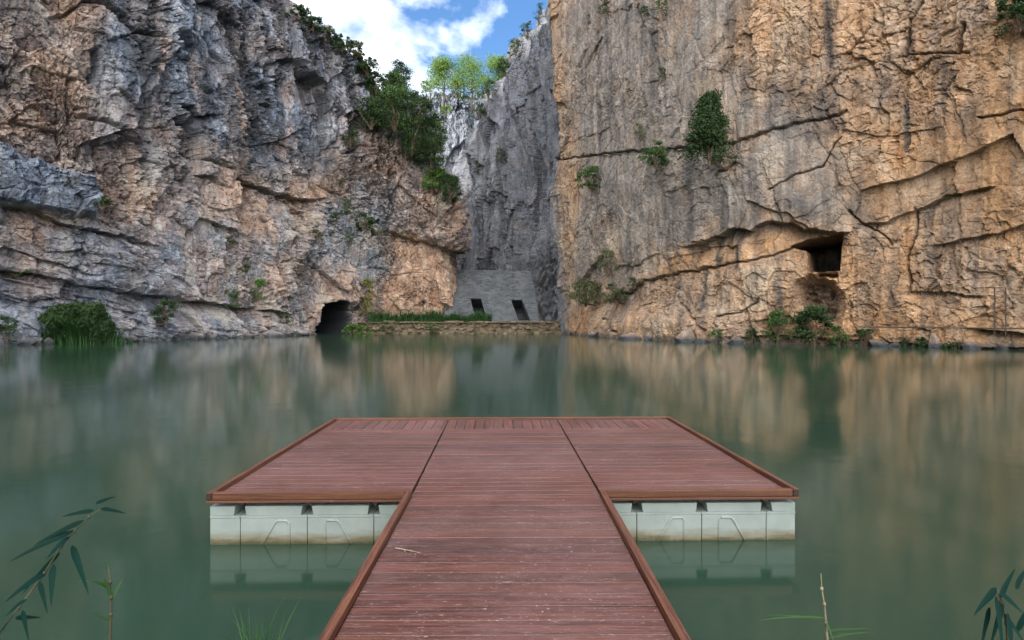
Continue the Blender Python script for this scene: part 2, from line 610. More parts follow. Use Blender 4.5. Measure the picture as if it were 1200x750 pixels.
def float_mat():
    m, t, b = new_mat('moulded_plastic')
    geo = N(t, 'ShaderNodeNewGeometry')
    P = geo.outputs['Position']
    sep = N(t, 'ShaderNodeSeparateXYZ')
    L(t, P, sep.inputs[0])
    n = noise(t, P, 4, 6, 0.65)
    c = ramp(t, n, [(0.3, (0.20, 0.25, 0.25)), (0.7, (0.27, 0.325, 0.325))])
    # tide line of silt and algae just above the water
    n2 = noise(t, mapping(t, P, (1.2, 1.2, 6)), 3.0, 7, 0.75)
    zz = math_(t, 'ADD', sep.outputs[2], math_(t, 'MULTIPLY', math_(t, 'SUBTRACT', n2, 0.5), 0.16))
    f = ramp(t, zz, [(0.03, (1, 1, 1)), (0.055, (0.6, 0.6, 0.6)), (0.10, (0, 0, 0))])
    c = mix(t, math_(t, 'MULTIPLY', f, 0.85), c, (0.13, 0.10, 0.045))
    f2 = ramp(t, zz, [(0.004, (1, 1, 1)), (0.034, (0, 0, 0))])
    c = mix(t, f2, c, (0.05, 0.055, 0.03))
    n3 = noise(t, mapping(t, P, (3, 3, 0.6)), 4, 5, 0.7)
    c = mix(t, ramp(t, n3, [(0.58, (0, 0, 0)), (0.72, (0.3, 0.3, 0.3))]), c, (0.28, 0.27, 0.20))
    L(t, c, b.inputs['Base Color'])
    b.inputs['Roughness'].default_value = 0.5
    bump(t, noise(t, P, 40, 3), 0.1, 0.003, b)
    return m


M_FLOAT = float_mat()


def water_mat():
    m, t, b = new_mat('murky_water')
    geo = N(t, 'ShaderNodeNewGeometry')
    P = geo.outputs['Position']
    n = noise(t, mapping(t, P, (0.10, 0.03, 1)), 1.0, 3, 0.5)
    L(t, ramp(t, n, [(0.35, (0.015, 0.037, 0.025)), (0.65, (0.022, 0.049, 0.033))]), b.inputs['Base Color'])
    b.inputs['Roughness'].default_value = 0.10
    b.inputs['IOR'].default_value = 1.42
    bump(t, noise(t, P, 1.6, 3, 0.5), 0.035, 0.08, b)
    return m


M_WATER = water_mat()

# ------------------------------------------------------------------ ground and water
gx = np.concatenate([np.linspace(-400, -60, 18), np.linspace(-50, 50, 51), np.linspace(60, 400, 18)])
gy = np.concatenate([np.linspace(-300, -30, 15), np.linspace(-20, 10, 61), np.linspace(14, 90, 20), np.linspace(110, 900, 20)])
GXX, GYY = np.meshgrid(gx, gy)
shore = 2.1 + 0.35 * perlin(GXX * 0.5, GYY * 0 + 3.1)
gz = -1.6 + (1.6 + 0.14) * sm(1.2, -0.5, GYY - shore) + 0.05 * perlin(GXX * 0.8, GYY * 0.8)
gz = gz + sm(-6, -60, GYY) * 6
nyg, nxg = GXX.shape
idx = np.arange(nyg * nxg).reshape(nyg, nxg)
FQ = lambda idx: np.stack([idx[:-1, :-1], idx[:-1, 1:], idx[1:, 1:], idx[1:, :-1]], -1).reshape(-1, 4)
struct(mesh_np('ground', np.stack([GXX, GYY, gz], -1).reshape(-1, 3), FQ(idx), M_GROUND, smooth=True))

wv = np.array([(-70, -20, 0), (80, -20, 0), (80, 78, 0), (-70, 78, 0)], float)
struct(mesh_np('water', wv, np.array([[0, 1, 2, 3]]), M_WATER))

# ------------------------------------------------------------------ cliffs
CLOUDPTS = []      # (positions, projected px, py, depth, normal) of every rock face, to stand plants on


def project(X, Y, Z):
    return CX + FPX * X / Y, CY - FPX * (Z - CAM_Z) / Y


def polydist(px, py, pts):
    """distance in photo pixels to a polyline, with its running position 0..1"""
    best = np.full(px.shape, 1e9, np.float32)
    for (x0, y0), (x1, y1) in zip(pts[:-1], pts[1:]):
        dx, dy = x1 - x0, y1 - y0
        l2 = dx * dx + dy * dy + 1e-9
        t = np.clip(((px - x0) * dx + (py - y0) * dy) / l2, 0, 1)
        best = np.minimum(best, np.hypot(px - x0 - t * dx, py - y0 - t * dy))
    return best


def polymask(px, py, pts, soft):
    """soft inside mask of a polygon"""
    inside = np.zeros(px.shape, bool)
    n = len(pts)
    j = n - 1
    for i in range(n):
        xi, yi = pts[i]
        xj, yj = pts[j]
        c = ((yi > py) != (yj > py)) & (px < (xj - xi) * (py - yi) / (yj - yi + 1e-9) + xi)
        inside ^= c
        j = i
    d = polydist(px, py, list(pts) + [pts[0]])
    return np.clip(0.5 + np.where(inside, d, -d) / (2 * soft), 0, 1)


def below(px, py, pts, length, fade=10):
    """strength of the recess under a ledge running left to right"""
    xs = [p[0] for p in pts]
    ys = [p[1] for p in pts]
    ly = np.interp(px, xs, ys)
    d = py - ly
    e = sm(xs[0] - fade, xs[0] + fade, px) * (1 - sm(xs[-1] - fade, xs[-1] + fade, px))
    return np.where(d > 0, np.exp(-np.maximum(d, 0) / length), 0) * sm(-1.5, 1.0, d) * e


def resample(plan, spans):
    """plan polyline smoothed by Catmull-Rom; spans: list of (fraction along input index, spacing)."""
    P = np.array(plan, float)
    n = len(P)
    out, si = [], []
    for i in range(n - 1):
        p0, p1, p2, p3 = P[max(i - 1, 0)], P[i], P[i + 1], P[min(i + 2, n - 1)]
        for t in np.linspace(0, 1, 60, endpoint=False):
            out.append(0.5 * (2 * p1 + (p2 - p0) * t + (2 * p0 - 5 * p1 + 4 * p2 - p3) * t * t + (-p0 + 3 * p1 - 3 * p2 + p3) * t ** 3))
            si.append(i + t)
    out.append(P[-1])
    si.append(n - 1.0)
    out, si = np.array(out), np.array(si)
    seg = np.hypot(*np.diff(out, axis=0).T)
    s = np.concatenate([[0], np.cumsum(seg)])
    sp = np.interp(si, [a for a, _ in spans], [b for _, b in spans])
    cum = np.concatenate([[0], np.cumsum(seg / ((sp[1:] + sp[:-1]) / 2))])
    k = np.linspace(0, cum[-1], int(cum[-1]) + 1)
    return (np.interp(k, cum, out[:, 0]), np.interp(k, cum, out[:, 1]), np.interp(k, cum, s), np.interp(k, cum, si))


def build_cliff(name, mat, plan, spans, side, sil, lean_pts, rows, relief, zmin=-1.2, back=22.0):
    x, y, s, si = resample(plan, spans)
    tx, ty = np.gradient(x), np.gradient(y)
    ll = np.hypot(tx, ty)
    tx, ty = tx / ll, ty / ll
    k = np.ones(21) / 21
    pad = lambda a: np.convolve(np.pad(a, 10, mode='edge'), k, mode='valid')
    nx, ny = pad(-ty * side), pad(tx * side)
    ll = np.hypot(nx, ny)
    nx, ny = nx / ll, ny / ll
    lean = np.interp(si, [a for a, _ in lean_pts], [b for _, b in lean_pts])
    T = np.full(x.shape, 25.0)
    sx, sy = zip(*sorted(sil))
    for _ in range(8):
        qx, qy = x - nx * lean * T, y - ny * lean * T
        px = CX + FPX * qx / np.maximum(qy, 4)
        T = np.clip(CAM_Z + (CY - np.interp(px, sx, sy)) / FPX * np.maximum(qy, 14), 6, 62)
    T = pad(T)
    T = T + 0.9 * fbm(s * 0.25, s * 0, 4, 5)
    tt = np.linspace(0, 1, rows)
    Z = zmin + (T[None, :] - zmin) * tt[:, None]
    SS = np.broadcast_to(s[None, :], Z.shape).astype(np.float32)
    BX = x[None, :] - nx[None, :] * lean[None, :] * Z
    BY = y[None, :] - ny[None, :] * lean[None, :] * Z
    PX, PY = project(BX, np.maximum(BY, 3), Z)
    vis = BY > 6
    PX = np.where(vis, PX, -500 if side > 0 else 1700).astype(np.float32)
    PY = np.where(vis, PY, 0).astype(np.float32)
    D, warm, stain_shade, pale, cool = relief(SS, Z.astype(np.float32), PX, PY, BY)
    top = sm(0.9, 1.0, tt)[:, None]
    D = D - top * 0.8
    VX = BX + nx[None, :] * D
    VY = BY + ny[None, :] * D
    VZ = Z + 0.25 * D * 0
    # the top runs back from the lake as a rough slope
    nb = 14
    bt = (np.arange(1, nb + 1) / nb) ** 1.4
    TX, TY, TZ = VX[-1], VY[-1], VZ[-1]
    ex = TX[None] - nx[None] * back * bt[:, None]
    ey = TY[None] - ny[None] * back * bt[:, None]
    ez = TZ[None] + back * 0.12 * bt[:, None] + 0.8 * bt[:, None] * fbm(SS[:nb] * 0.2, bt[:, None] * back * 0.3 + 0 * SS[:nb], 4, 9)
    X = np.vstack([VX, ex])
    Y = np.vstack([VY, ey])
    ZZ = np.vstack([VZ, ez])
    ext = lambda a: np.vstack([a, np.repeat(a[-1:], nb, 0)])
    idx = np.arange(X.size).reshape(X.shape)
    F = FQ(idx)
    if side < 0:
        F = F[:, ::-1]
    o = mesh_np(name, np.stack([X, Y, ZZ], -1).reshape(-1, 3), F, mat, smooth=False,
                attrs={'warm': ext(warm), 'stain_shade': ext(stain_shade), 'pale': ext(pale), 'cool': ext(cool)})
    struct(o)
    m = (VY > 8)
    q = project(VX[m], VY[m], VZ[m])
    NX = np.broadcast_to(nx[None], VX.shape)[m]
    NY = np.broadcast_to(ny[None], VX.shape)[m]
    CLOUDPTS.append((VX[m], VY[m], VZ[m], q[0], q[1], NX, NY))
    return o


def beds(v, h, seed, S):
    """stepped bedding: each bed juts out at its top and is worn back below"""
    k = v / h + 0.35 * fbm(S * 0.12, v * 0.08, 3, seed) + 0.08 * fbm(S * 0.9, v * 0.5, 3, seed + 1)
    n = np.floor(k)
    f = k - n
    lev = RT[5][(n.astype(np.int32) * 7 + seed) & 255]
    return (0.4 + lev) * (f ** 1.6) - 0.5


def base_relief(SS, Z, warp=0.3, big=1.0, mid=1.0, fine=1.0, dip=0.0, seed=0, ax=1.0, bed=0.0):
    """fractured limestone: swells, tilted angular blocks at five sizes, bedding steps"""
    w1 = fbm(SS * 0.25, Z * 0.25, 3, seed + 1)
    w2 = fbm(SS * 0.25 + 40, Z * 0.25, 3, seed + 2)
    u = SS * ax + w1 * 2.2 * warp
    v = Z + dip * SS + w2 * 2.2 * warp
    D = big * 2.0 * fbm(u * 0.07, v * 0.05, 3, seed + 3)
    h, e = facets(u * 0.13, v * 0.09, seed + 1, 1.4)
    D = D + 1.5 * big * h
    u1 = u + 0.16 * fbm(SS * 0.9, Z * 0.9, 3, seed + 6)
    v1 = v + 0.16 * fbm(SS * 0.9 + 30, Z * 0.9, 3, seed + 7)
    h, e1 = facets(u1 * 0.34, v1 * 0.22, seed + 2, 1.9)
    D = D + mid * (0.80 * h - 0.25 * np.exp(-(e1 / 0.04) ** 2))
    k = fine * (0.35 + 0.9 * sm(-0.35, 0.4, fbm(SS * 0.13, Z * 0.13, 3, seed + 14)))
    D = D + 0.30 * bed * k * beds(v, 1.7, seed, SS) + 0.16 * bed * k * beds(v + 0.3 * u, 0.62, seed + 3, SS)
    h, e2 = facets(u1 * 0.85, v1 * 0.60, seed + 3, 2.3)
    D = D + k * (0.42 * h - 0.16 * np.exp(-(e2 / 0.05) ** 2))
    u2 = u1 + 0.03 * fbm(SS * 4, Z * 4, 2, seed + 8)
    h, e3 = facets(u2 * 2.0, v1 * 1.6, seed + 4, 2.5)
    D = D + k * (0.24 * h - 0.07 * np.exp(-(e3 / 0.07) ** 2))
    h, e4 = facets(u2 * 4.6, v1 * 3.8, seed + 5, 2.4)
    D = D + 0.12 * k * h
    D = D + 0.05 * k * fbm(SS * 4.0, Z * 3.6, 3, seed + 12, 0.65)
    return D


def TIDE(SS, Z):
    """wet dark band just above the water"""
    return 0.8 * (1 - sm(0.12, 0.55, Z + 0.35 * fbm(SS * 0.8, Z * 0.5, 4, 44)))


# --- left cliff
L_CRACK = [  # polyline in photo pixels, width px, depth m
    ([(95, 2), (123, 6), (150, 33), (180, 45)], 2.2, 1.0),
    ([(90, 134), (123, 143), (150, 155), (176, 168)], 2.2, 0.9),
    ([(109, 62), (110, 78), (107, 96)], 4.0, 1.6),
    ([(456, 200), (457, 245), (454, 272)], 2.2, 1.0),
    ([(213, 179), (240, 190), (266, 198)], 1.8, 0.8),
    ([(170, 120), (180, 150), (177, 195)], 2.2, 0.9),
    ([(316, 80), (318, 110)], 2.5, 1.0), ([(338, 205), (333, 240)], 2.0, 0.8),
    ([(341, 280), (342, 294)], 2.5, 1.2), ([(245, 0), (262, 60), (272, 110)], 1.6, 0.6),
    ([(400, 180), (420, 172), (450, 178), (459, 190)], 1.7, 0.7),
    ([(395, 130), (392, 165), (380, 190)], 1.8, 0.7),
]
L_LEDGE = [  # ledge line, depth m, length px
    ([(0, 242), (40, 248), (95, 268), (157, 274), (183, 286)], 1.3, 16),
    ([(0, 291), (67, 308), (110, 322)], 0.8, 12),
    ([(0, 315), (50, 322), (95, 332), (168, 343), (238, 353), (290, 361), (330, 368)], 1.5, 13),
    ([(280, 208), (300, 215), (330, 226), (355, 231), (382, 231)], 1.8, 20),
    ([(454, 270), (470, 276), (492, 281), (531, 293), (542, 298)], 2.0, 26),
    ([(60, 24), (95, 2), (123, 6), (150, 33), (180, 45)], 1.0, 14),
    ([(196, 118), (222, 136), (244, 134)], 1.1, 10),
    ([(296, 170), (325, 168), (352, 150)], 0.8, 12),
]
L_SLAB = [(-40, 150), (0, 168), (40, 188), (90, 208), (108, 216), (104, 256), (60, 250), (0, 240), (-40, 236)]
L_TOE = [(-40, 246), (60, 255), (160, 276), (215, 330), (240, 352), (150, 342), (60, 325), (-40, 312)]
L_PANEL = [(462, 275), (492, 281), (531, 293), (540, 320), (542, 380), (448, 380), (456, 335), (468, 305)]
L_BOULDER = [(462, 210), (490, 200), (520, 215), (534, 250), (540, 296), (492, 281), (462, 272)]
L_CAVE = [(369, 402), (368, 378), (371, 364), (379, 356), (391, 353), (400, 356), (406, 364), (408, 378), (406, 402)]
L_PEAK = [(411, 316), (402, 330), (388, 344), (376, 352), (418, 358), (424, 350), (420, 334)]


def relief_left(SS, Z, PX, PY, BY):
    jx = 5 * fbm(SS * 0.7, Z * 0.7, 4, 31)
    jy = 5 * fbm(SS * 0.7 + 50, Z * 0.7, 4, 32)
    px, py = PX + jx, PY + jy
    low = sm(230, 300, PY) * (1 - sm(200, 300, PX))              # bedded foot of the cliff, dipping right
    A = base_relief(SS, Z, 0.25, 0.85, 0.9, 1.15, 0.06, 1, 1.0, 0.6)
    B = 0.6 * base_relief(SS * 0.5, Z + 0.20 * SS, 0.12, 0.7, 0.8, 1.2, 0.0, 5, 1.0, 1.8)
    D = A * (1 - low) + (B - 0.2) * low
    up = (1 - sm(150, 230, PY)) * sm(150, 220, PX) * (1 - sm(330, 420, PX))
    flute = fbm(SS * 0.55, Z * 0.07, 4, 41, 0.55, True)
    D = D + up * 0.7 * flute
    for pts, w, dep in L_CRACK:
        D = D - dep * np.exp(-(polydist(px, py, pts) / w) ** 2)
    for pts, dep, ln in L_LEDGE:
        D = D - dep * below(px, py, pts, ln)
    slab = polymask(px, py, L_SLAB, 3)
    D = D + slab * 1.6
    toe = polymask(px, py, L_TOE, 7)
    D = D + toe * 0.8
    foot = sm(352, 392, PY) * (1 - sm(330, 380, PX))
    D = D + foot * 1.5
    bould = polymask(px, py, L_BOULDER, 6)
    D = D + bould * 0.7
    panel = polymask(px, py, L_PANEL, 5)
    D = D * (1 - panel * 0.45) - panel * 0.4
    peak = polymask(px, py, L_PEAK, 4)
    D = D + peak * 1.6
    rim = np.exp(-(polydist(px, py, L_CAVE[1:-1]) / 7) ** 2)
    D = D + rim * 0.7
    cave = polymask(PX + jx * 0.4, PY + jy * 0.4, L_CAVE, 1.6)
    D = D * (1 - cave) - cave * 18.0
    # colour: warm patches low and right, black streaks high up
    n1 = fbm(SS * 0.16, Z * 0.14, 4, 21)
    warm = 0.36 + 0.95 * n1
    warm = warm + 0.55 * panel + 0.3 * polymask(px, py, [(290, 215), (385, 225), (390, 275), (330, 300), (290, 270)], 14)
    warm = warm + 0.25 * polymask(px, py, [(400, 130), (540, 190), (545, 380), (330, 390), (380, 240)], 25)
    warm = warm + 0.35 * polymask(px, py, [(60, 0), (122, 5), (112, 60), (90, 130), (62, 100)], 10)
    warm = warm - 0.7 * slab - 0.2 * up - 0.15 * low + 0.30 * polymask(px, py, [(40, 60), (180, 130), (300, 220), (330, 330), (220, 330), (120, 215), (20, 160)], 30)
    warm = warm - 0.5 * polymask(px, py, [(350, 300), (380, 240), (440, 240), (455, 300), (440, 330), (400, 312), (360, 345)], 14)
    streak = sm(-0.08, 0.30, fbm(SS * 0.62, Z * 0.05, 4, 51) + 0.25 * fbm(SS * 0.2, Z * 0.16, 3, 52))
    upz = (1 - sm(120, 250, PY + 30 * n1)) * sm(60, 190, PX)
    stain_shade = streak * (0.25 + 0.75 * upz) * (1 - 0.6 * panel)
    stain_shade = np.maximum(stain_shade, 0.85 * upz * sm(0.02, 0.36, fbm(SS * 1.5, Z * 0.06, 4, 58)))
    stain_shade = np.maximum(stain_shade, 0.7 * slab * sm(-0.3, 0.5, fbm(SS * 0.5, Z * 0.4, 4, 55)))
    stain_shade = np.maximum(stain_shade, 0.55 * (1 - sm(0, 60, PX)) * (1 - sm(10, 60, PY)))
    cave_shade = polymask(PX + jx * 0.4, PY + jy * 0.4, L_CAVE, 1.6) + np.exp(-(polydist(PX + jx * 0.4, PY + jy * 0.4, L_CAVE) / 1.6) ** 4)
    stain_shade = np.maximum(stain_shade, np.clip(cave_shade, 0, 1) * 2.0)  # painted darkness over the tunnel interior and its rim
    stain_shade = np.maximum(stain_shade, TIDE(SS, Z))
    stain_shade = np.maximum(stain_shade, 0.55 * sm(0.0, 0.5, fbm(SS * 0.4, Z * 0.12, 3, 57)) * sm(280, 330, PX) * (1 - sm(430, 480, PX)) * (1 - sm(150, 260, PY)))
    for pts in ([(218, 25), (219, 130)], [(270, 75), (271, 160)], [(179, 45), (177, 110)], [(339, 95), (340, 180)]):
        k = np.exp(-(polydist(px, py, pts) / 4.5) ** 2)
        warm = warm + k * 0.7
        stain_shade = stain_shade * (1 - k)
    pale = 0.75 * sm(0.08, 0.5, fbm(SS * 0.3, Z * 0.2, 5, 61)) * (1 - upz * 0.7)
    pale = pale + 0.25 * foot * sm(-0.2, 0.3, fbm(SS * 0.9, Z * 0.9, 3, 63))
    return D, np.clip(warm, 0, 1), np.clip(stain_shade, 0, 2), np.clip(pale, 0, 1) * (1 - cave), np.clip(0.22 + 0.5 * upz + 0.5 * slab + 0.3 * low - panel, 0, 1)


left_plan = [(-48, -25), (-50, 0), (-46, 18), (-40, 30), (-35, 39), (-31.5, 43), (-29.2, 49), (-25.5, 61), (-22.5, 67.5),
             (-19.0, 72), (-12.5, 75.5), (-9.0, 77), (-7.7, 81), (-8.0, 90), (-10, 104), (-15, 120)]
left_sil = [(-600, -40), (0, -60), (250, -50), (320, -20), (345, 2), (352, 14), (385, 40), (415, 54), (432, 78), (446, 103), (470, 113), (490, 128),
            (502, 142), (512, 165), (525, 200), (538, 236), (543, 270), (546, 310), (552, 330), (600, 340)]
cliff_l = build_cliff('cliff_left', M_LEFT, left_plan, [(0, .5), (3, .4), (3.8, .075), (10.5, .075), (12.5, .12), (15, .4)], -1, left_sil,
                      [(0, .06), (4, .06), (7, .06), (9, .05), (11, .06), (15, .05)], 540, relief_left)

# --- right cliff
R_CRACK = [
    ([(653, 188), (690, 183), (720, 179), (754, 176), (796, 174), (855, 168), (900, 153), (931, 145), (973, 137), (992, 130)], 1.8, 0.7),
    ([(706, 354), (743, 337), (757, 329), (802, 318), (832, 312), (900, 301), (928, 290)], 1.8, 0.7),
    ([(712, 374), (722, 384), (732, 393)], 1.8, 0.8), ([(800, 356), (815, 370), (832, 387)], 1.8, 0.8),
    ([(840, 372), (868, 366), (888, 353)], 1.6, 0.6),
    ([(1071, 242), (1073, 276), (1062, 298), (1066, 320), (1068, 342)], 1.8, 0.7),
    ([(1128, 28), (1127, 45), (1124, 62)], 3.6, 1.8), ([(1066, 20), (1065, 45), (1062, 66)], 2.4, 1.0),
    ([(1079, 0), (1068, 20)], 1.6, 0.7), ([(1054, 66), (1100, 63), (1134, 62)], 1.5, 0.5),
    ([(1150, 140), (1175, 136), (1210, 128)], 1.6, 0.5), ([(995, 60), (1020, 30)], 1.3, 0.5),
    ([(900, 222), (935, 205), (965, 195), (972, 180), (985, 160)], 1.4, 0.5),
    ([(995, 246), (1009, 260), (1030, 270), (1045, 285)], 1.6, 0.6),
    ([(665, 120), (668, 160), (655, 188)], 2.0, 0.8), ([(690, 20), (688, 60), (672, 100)], 2.0, 0.7),
    ([(838, 205), (850, 200), (862, 190)], 1.8, 0.6),
]
R_LEDGE = [
    ([(700, 184), (754, 177), (800, 176), (855, 169), (900, 154), (931, 146), (973, 138), (992, 130)], 0.32, 16),
    ([(805, 289), (832, 280), (858, 267), (877, 269), (900, 257), (928, 260), (945, 268), (990, 273)], 1.7, 34),
    ([(706, 354), (743, 337), (757, 329), (802, 318), (832, 312)], 0.7, 14),
    ([(1009, 261), (1040, 259), (1068, 246), (1118, 226), (1160, 218)], 0.9, 14),
    ([(1093, 288), (1124, 281), (1180, 270), (1200, 262)], 0.8, 12),
    ([(1068, 341), (1124, 344), (1152, 349)], 0.7, 10),
    ([(985, 152), (1040, 160), (1100, 150)], 0.3, 20),
    ([(1140, 384), (1170, 388), (1230, 392)], 1.4, 12),
    ([(865, 395), (900, 392), (1000, 398), (1100, 404), (1240, 410)], 0.8, 8),
]
R_GREY = [(668, -60), (845, -60), (870, 60), (905, 110), (965, 170), (985, 200), (1000, 265), (930, 258), (870, 268), (805, 290), (740, 315), (690, 345), (668, 350), (660, 200)]
R_HOLE = [(928, 288), (945, 280), (987, 273), (984, 296), (983, 316), (949, 317), (946, 292)]
R_HOLLOW = [(936, 332), (950, 326), (975, 332), (986, 350), (982, 378), (960, 384), (940, 366)]


def relief_right(SS, Z, PX, PY, BY):
    jx = 3.5 * fbm(SS * 1.1, Z * 1.1, 4, 131)
    jy = 3.5 * fbm(SS * 1.1 + 50, Z * 1.1, 4, 132)
    px, py = PX + jx, PY + jy
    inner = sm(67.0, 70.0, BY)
    A = base_relief(SS, Z, 0.3, 0.26, 0.20, 0.36, 0.10, 64, 0.9, 0.3)
    smooth = polymask(px, py, R_GREY, 30)
    D = A * (1 - 0.35 * smooth) + inner * (2.6 * fbm(SS * 0.10, Z * 0.035, 3, 145, 0.5, True) + 1.2 * facets(SS * 0.16, Z * 0.07 + SS * 0.03, 146, 1.6)[0] - 1.5)
    D = D + inner * (0.7 * fbm(SS * 0.35, Z * 0.05, 4, 141, 0.55, True))
    D = D + (1 - inner) * 0.25 * fbm(SS * 0.5, Z * 0.06, 4, 143, 0.5, True)
    for pts, w, dep in R_CRACK:
        D = D - 0.75 * dep * np.exp(-(polydist(px, py, pts) / (0.62 * w)) ** 2)
    for pts, dep, ln in R_LEDGE:
        D = D - 0.68 * dep * below(px, py, pts, ln)
    foot = sm(350, 385, PY) * sm(670, 690, PX) * (1 - sm(850, 900, PX))
    D = D + foot * 0.9
    hole = polymask(PX + jx * 0.3, PY + jy * 0.3, R_HOLE, 1.3)
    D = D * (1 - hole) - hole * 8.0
    slit = np.exp(-(polydist(px, py, [(960, 322), (979, 322)]) / 2.2) ** 2)
    D = D - slit * 1.5
    hollow = polymask(px, py, R_HOLLOW, 6)
    D = D - hollow * (2.2 - 1.0 * fbm(SS * 1.4, Z * 1.4, 3, 150))
    n1 = fbm(SS * 0.17, Z * 0.13, 4, 121)
    right = sm(850, 1000, PX)
    warm = 0.58 + 0.6 * n1 + 0.2 * right
    warm = warm - 0.62 * smooth - 0.25 * polymask(px, py, [(780, 0), (900, 0), (930, 120), (880, 160), (800, 100)], 40) * -1
    warm = warm + 0.45 * polymask(px, py, [(800, 292), (880, 268), (930, 262), (940, 285), (850, 312), (760, 325)], 8)
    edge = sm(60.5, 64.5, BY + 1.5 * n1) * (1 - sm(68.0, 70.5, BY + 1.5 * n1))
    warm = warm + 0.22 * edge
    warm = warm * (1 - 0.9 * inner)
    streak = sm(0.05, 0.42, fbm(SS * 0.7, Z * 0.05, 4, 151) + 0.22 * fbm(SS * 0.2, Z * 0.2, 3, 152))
    stain_shade = (streak * (0.40 + 0.22 * smooth) * (1 - inner) + inner * (0.34 + 0.5 * streak)) * (1 - 0.7 * edge)  # inner gorge wall also darkened in colour for its deep shade
    for pts, w, k in (([(970, -40), (971, 40), (974, 75)], 5, 1.0), ([(1062, 120), (1063, 175)], 4, 0.9), ([(838, 276), (836, 312)], 4, .9), ([(862, 268), (860, 312)], 4, 0.9),
                      ([(823, 320), (825, 365)], 4, 0.9), ([(912, 325), (914, 375)], 7, 0.8), ([(1108, 75), (1107, 130)], 4, 0.7), ([(1092, 290), (1094, 335)], 8, 0.6), ([(1072, 300), (1074, 330)], 8, 0.5),
                      ([(1045, 310), (1048, 335)], 6, 0.4), ([(715, 215), (718, 260)], 8, 0.35), ([(610, 40), (625, 200)], 9, 0.4)):
        stain_shade = np.maximum(stain_shade, k * np.exp(-(polydist(px, py, pts) / w) ** 2))
    for poly, k in (([(900, 95), (985, 90), (990, 150), (930, 175), (895, 150)], .75), ([(905, 220), (960, 235), (985, 262), (930, 258), (900, 240)], .8),
                    ([(965, 210), (1012, 215), (1020, 262), (985, 250)], .7), ([(1020, 100), (1072, 95), (1062, 125), (1020, 120)], .55),
                    ([(968, 175), (1008, 175), (1012, 215), (975, 215)], .55), ([(870, 120), (910, 130), (905, 155), (860, 165)], .4)):
        stain_shade = np.maximum(stain_shade, k * polymask(px, py, poly, 10) * sm(-0.7, 0.3, fbm(SS * 1.0, Z * 0.5, 4, 155)))
    stain_shade = np.maximum(stain_shade, 0.95 * hole)  # cavity shade put into the colour
    stain_shade = np.maximum(stain_shade, 0.55 * sm(0.05, 0.4, fbm(SS * 1.6, Z * 0.05, 4, 157)) * sm(-0.1, 0.25, fbm(SS * 0.12, Z * 0.12, 3, 158)))
    stain_shade = np.maximum(stain_shade, TIDE(SS, Z))
    stain_shade = np.maximum(stain_shade, 0.55 * hollow)  # darker inside the hollow
    pale = 0.4 * sm(0.15, 0.6, fbm(SS * 0.3, Z * 0.2, 5, 161)) * (1 - inner) + 0.2 * inner * sm(0.0, 0.5, fbm(SS * 0.14, Z * 0.06, 4, 163))
    pale = np.maximum(pale, 0.5 * polymask(px, py, [(870, 318), (905, 310), (900, 365), (865, 370)], 8))
    pale = np.maximum(pale, 0.45 * polymask(px, py, [(720, 270), (750, 262), (760, 275), (720, 296), (708, 290)], 6))
    return D, np.clip(warm, 0, 1), np.clip(stain_shade, 0, 2), np.clip(pale, 0, 1) * (1 - hole), inner


right_plan = [(60, -25), (52, 0), (42, 14), (34, 25), (28.6, 31.5), (24.9, 36.6), (20.8, 39.5), (15.9, 43), (10.8, 54), (7.9, 64), (7.2, 67.5),
              (7.5, 70), (8.2, 75), (8.4, 81), (5.6, 92), (0.6, 105), (-6, 119), (-16, 140)]
right_sil = [(500, 215), (530, 203), (537, 190), (549, 168), (564, 126), (576, 99), (600, 60), (618, 34), (630, 14), (636, -15), (660, -40), (900, -60), (1200, -70), (1800, -60)]
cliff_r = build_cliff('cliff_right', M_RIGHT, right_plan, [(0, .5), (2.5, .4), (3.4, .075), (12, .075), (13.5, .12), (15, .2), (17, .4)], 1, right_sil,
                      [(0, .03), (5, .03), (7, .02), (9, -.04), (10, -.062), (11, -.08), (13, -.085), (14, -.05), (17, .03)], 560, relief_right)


# --- pale cliff closing the gorge
def relief_back(SS, Z, PX, PY, BY):
    D = 1.5 * base_relief(SS * 0.6, Z * 0.45, 0.3, 1.0, 1.0, 1.3, 0.0, 81, 1.0, 0.6)
    D = D + 1.0 * fbm(SS * 0.3, Z * 0.05, 4, 171, 0.5, True)
    n1 = fbm(SS * 0.1, Z * 0.1, 4, 172)
    stain_shade = 0.6 * sm(0.05, 0.45, fbm(SS * 0.4, Z * 0.05, 4, 173))
    return D, np.clip(0.12 + 0.3 * n1, 0, 1), stain_shade, 0.3 * sm(0.1, 0.5, n1), 0.6 + 0 * n1


back_sil = [(300, 100), (440, 100), (495, 106), (505, 108), (530, 106), (560, 108), (580, 100), (640, 90), (900, 90)]
cliff_b = build_cliff('cliff_back', M_BACK, [(-60, 128), (-40, 134), (-20, 138), (0, 141), (20, 142), (40, 140)], [(0, .5), (1, .3), (1.6, .16), (3.4, .16), (5, .5)], -1, back_sil,
                      [(0, .22), (5, .22)], 330, relief_back)

# --- unseen high ridge west of the gorge, added to block the sun off the lake
hy = np.linspace(-120, 135, 90)
hx = np.linspace(-240, -50, 70)
HX, HY = np.meshgrid(hx, hy)
crest = 80 - 46 * sm(86, 104, HY) - 30 * sm(-60, -120, HY)
hz = crest * np.clip(1 - np.where(HX > -78, HX + 78, (-78 - HX) * 0.25) / 34.0, 0, 1) ** 0.7 + 6 * fbm(HX * 0.03, HY * 0.03, 5, 90) - 3
struct(mesh_np('sun_blocker', np.stack([HX, HY, hz], -1).reshape(-1, 3), FQ(np.arange(HX.size).reshape(HX.shape)), M_BLOCKER, smooth=True))

CP = [np.concatenate([c[i] for c in CLOUDPTS]) for i in range(7)]


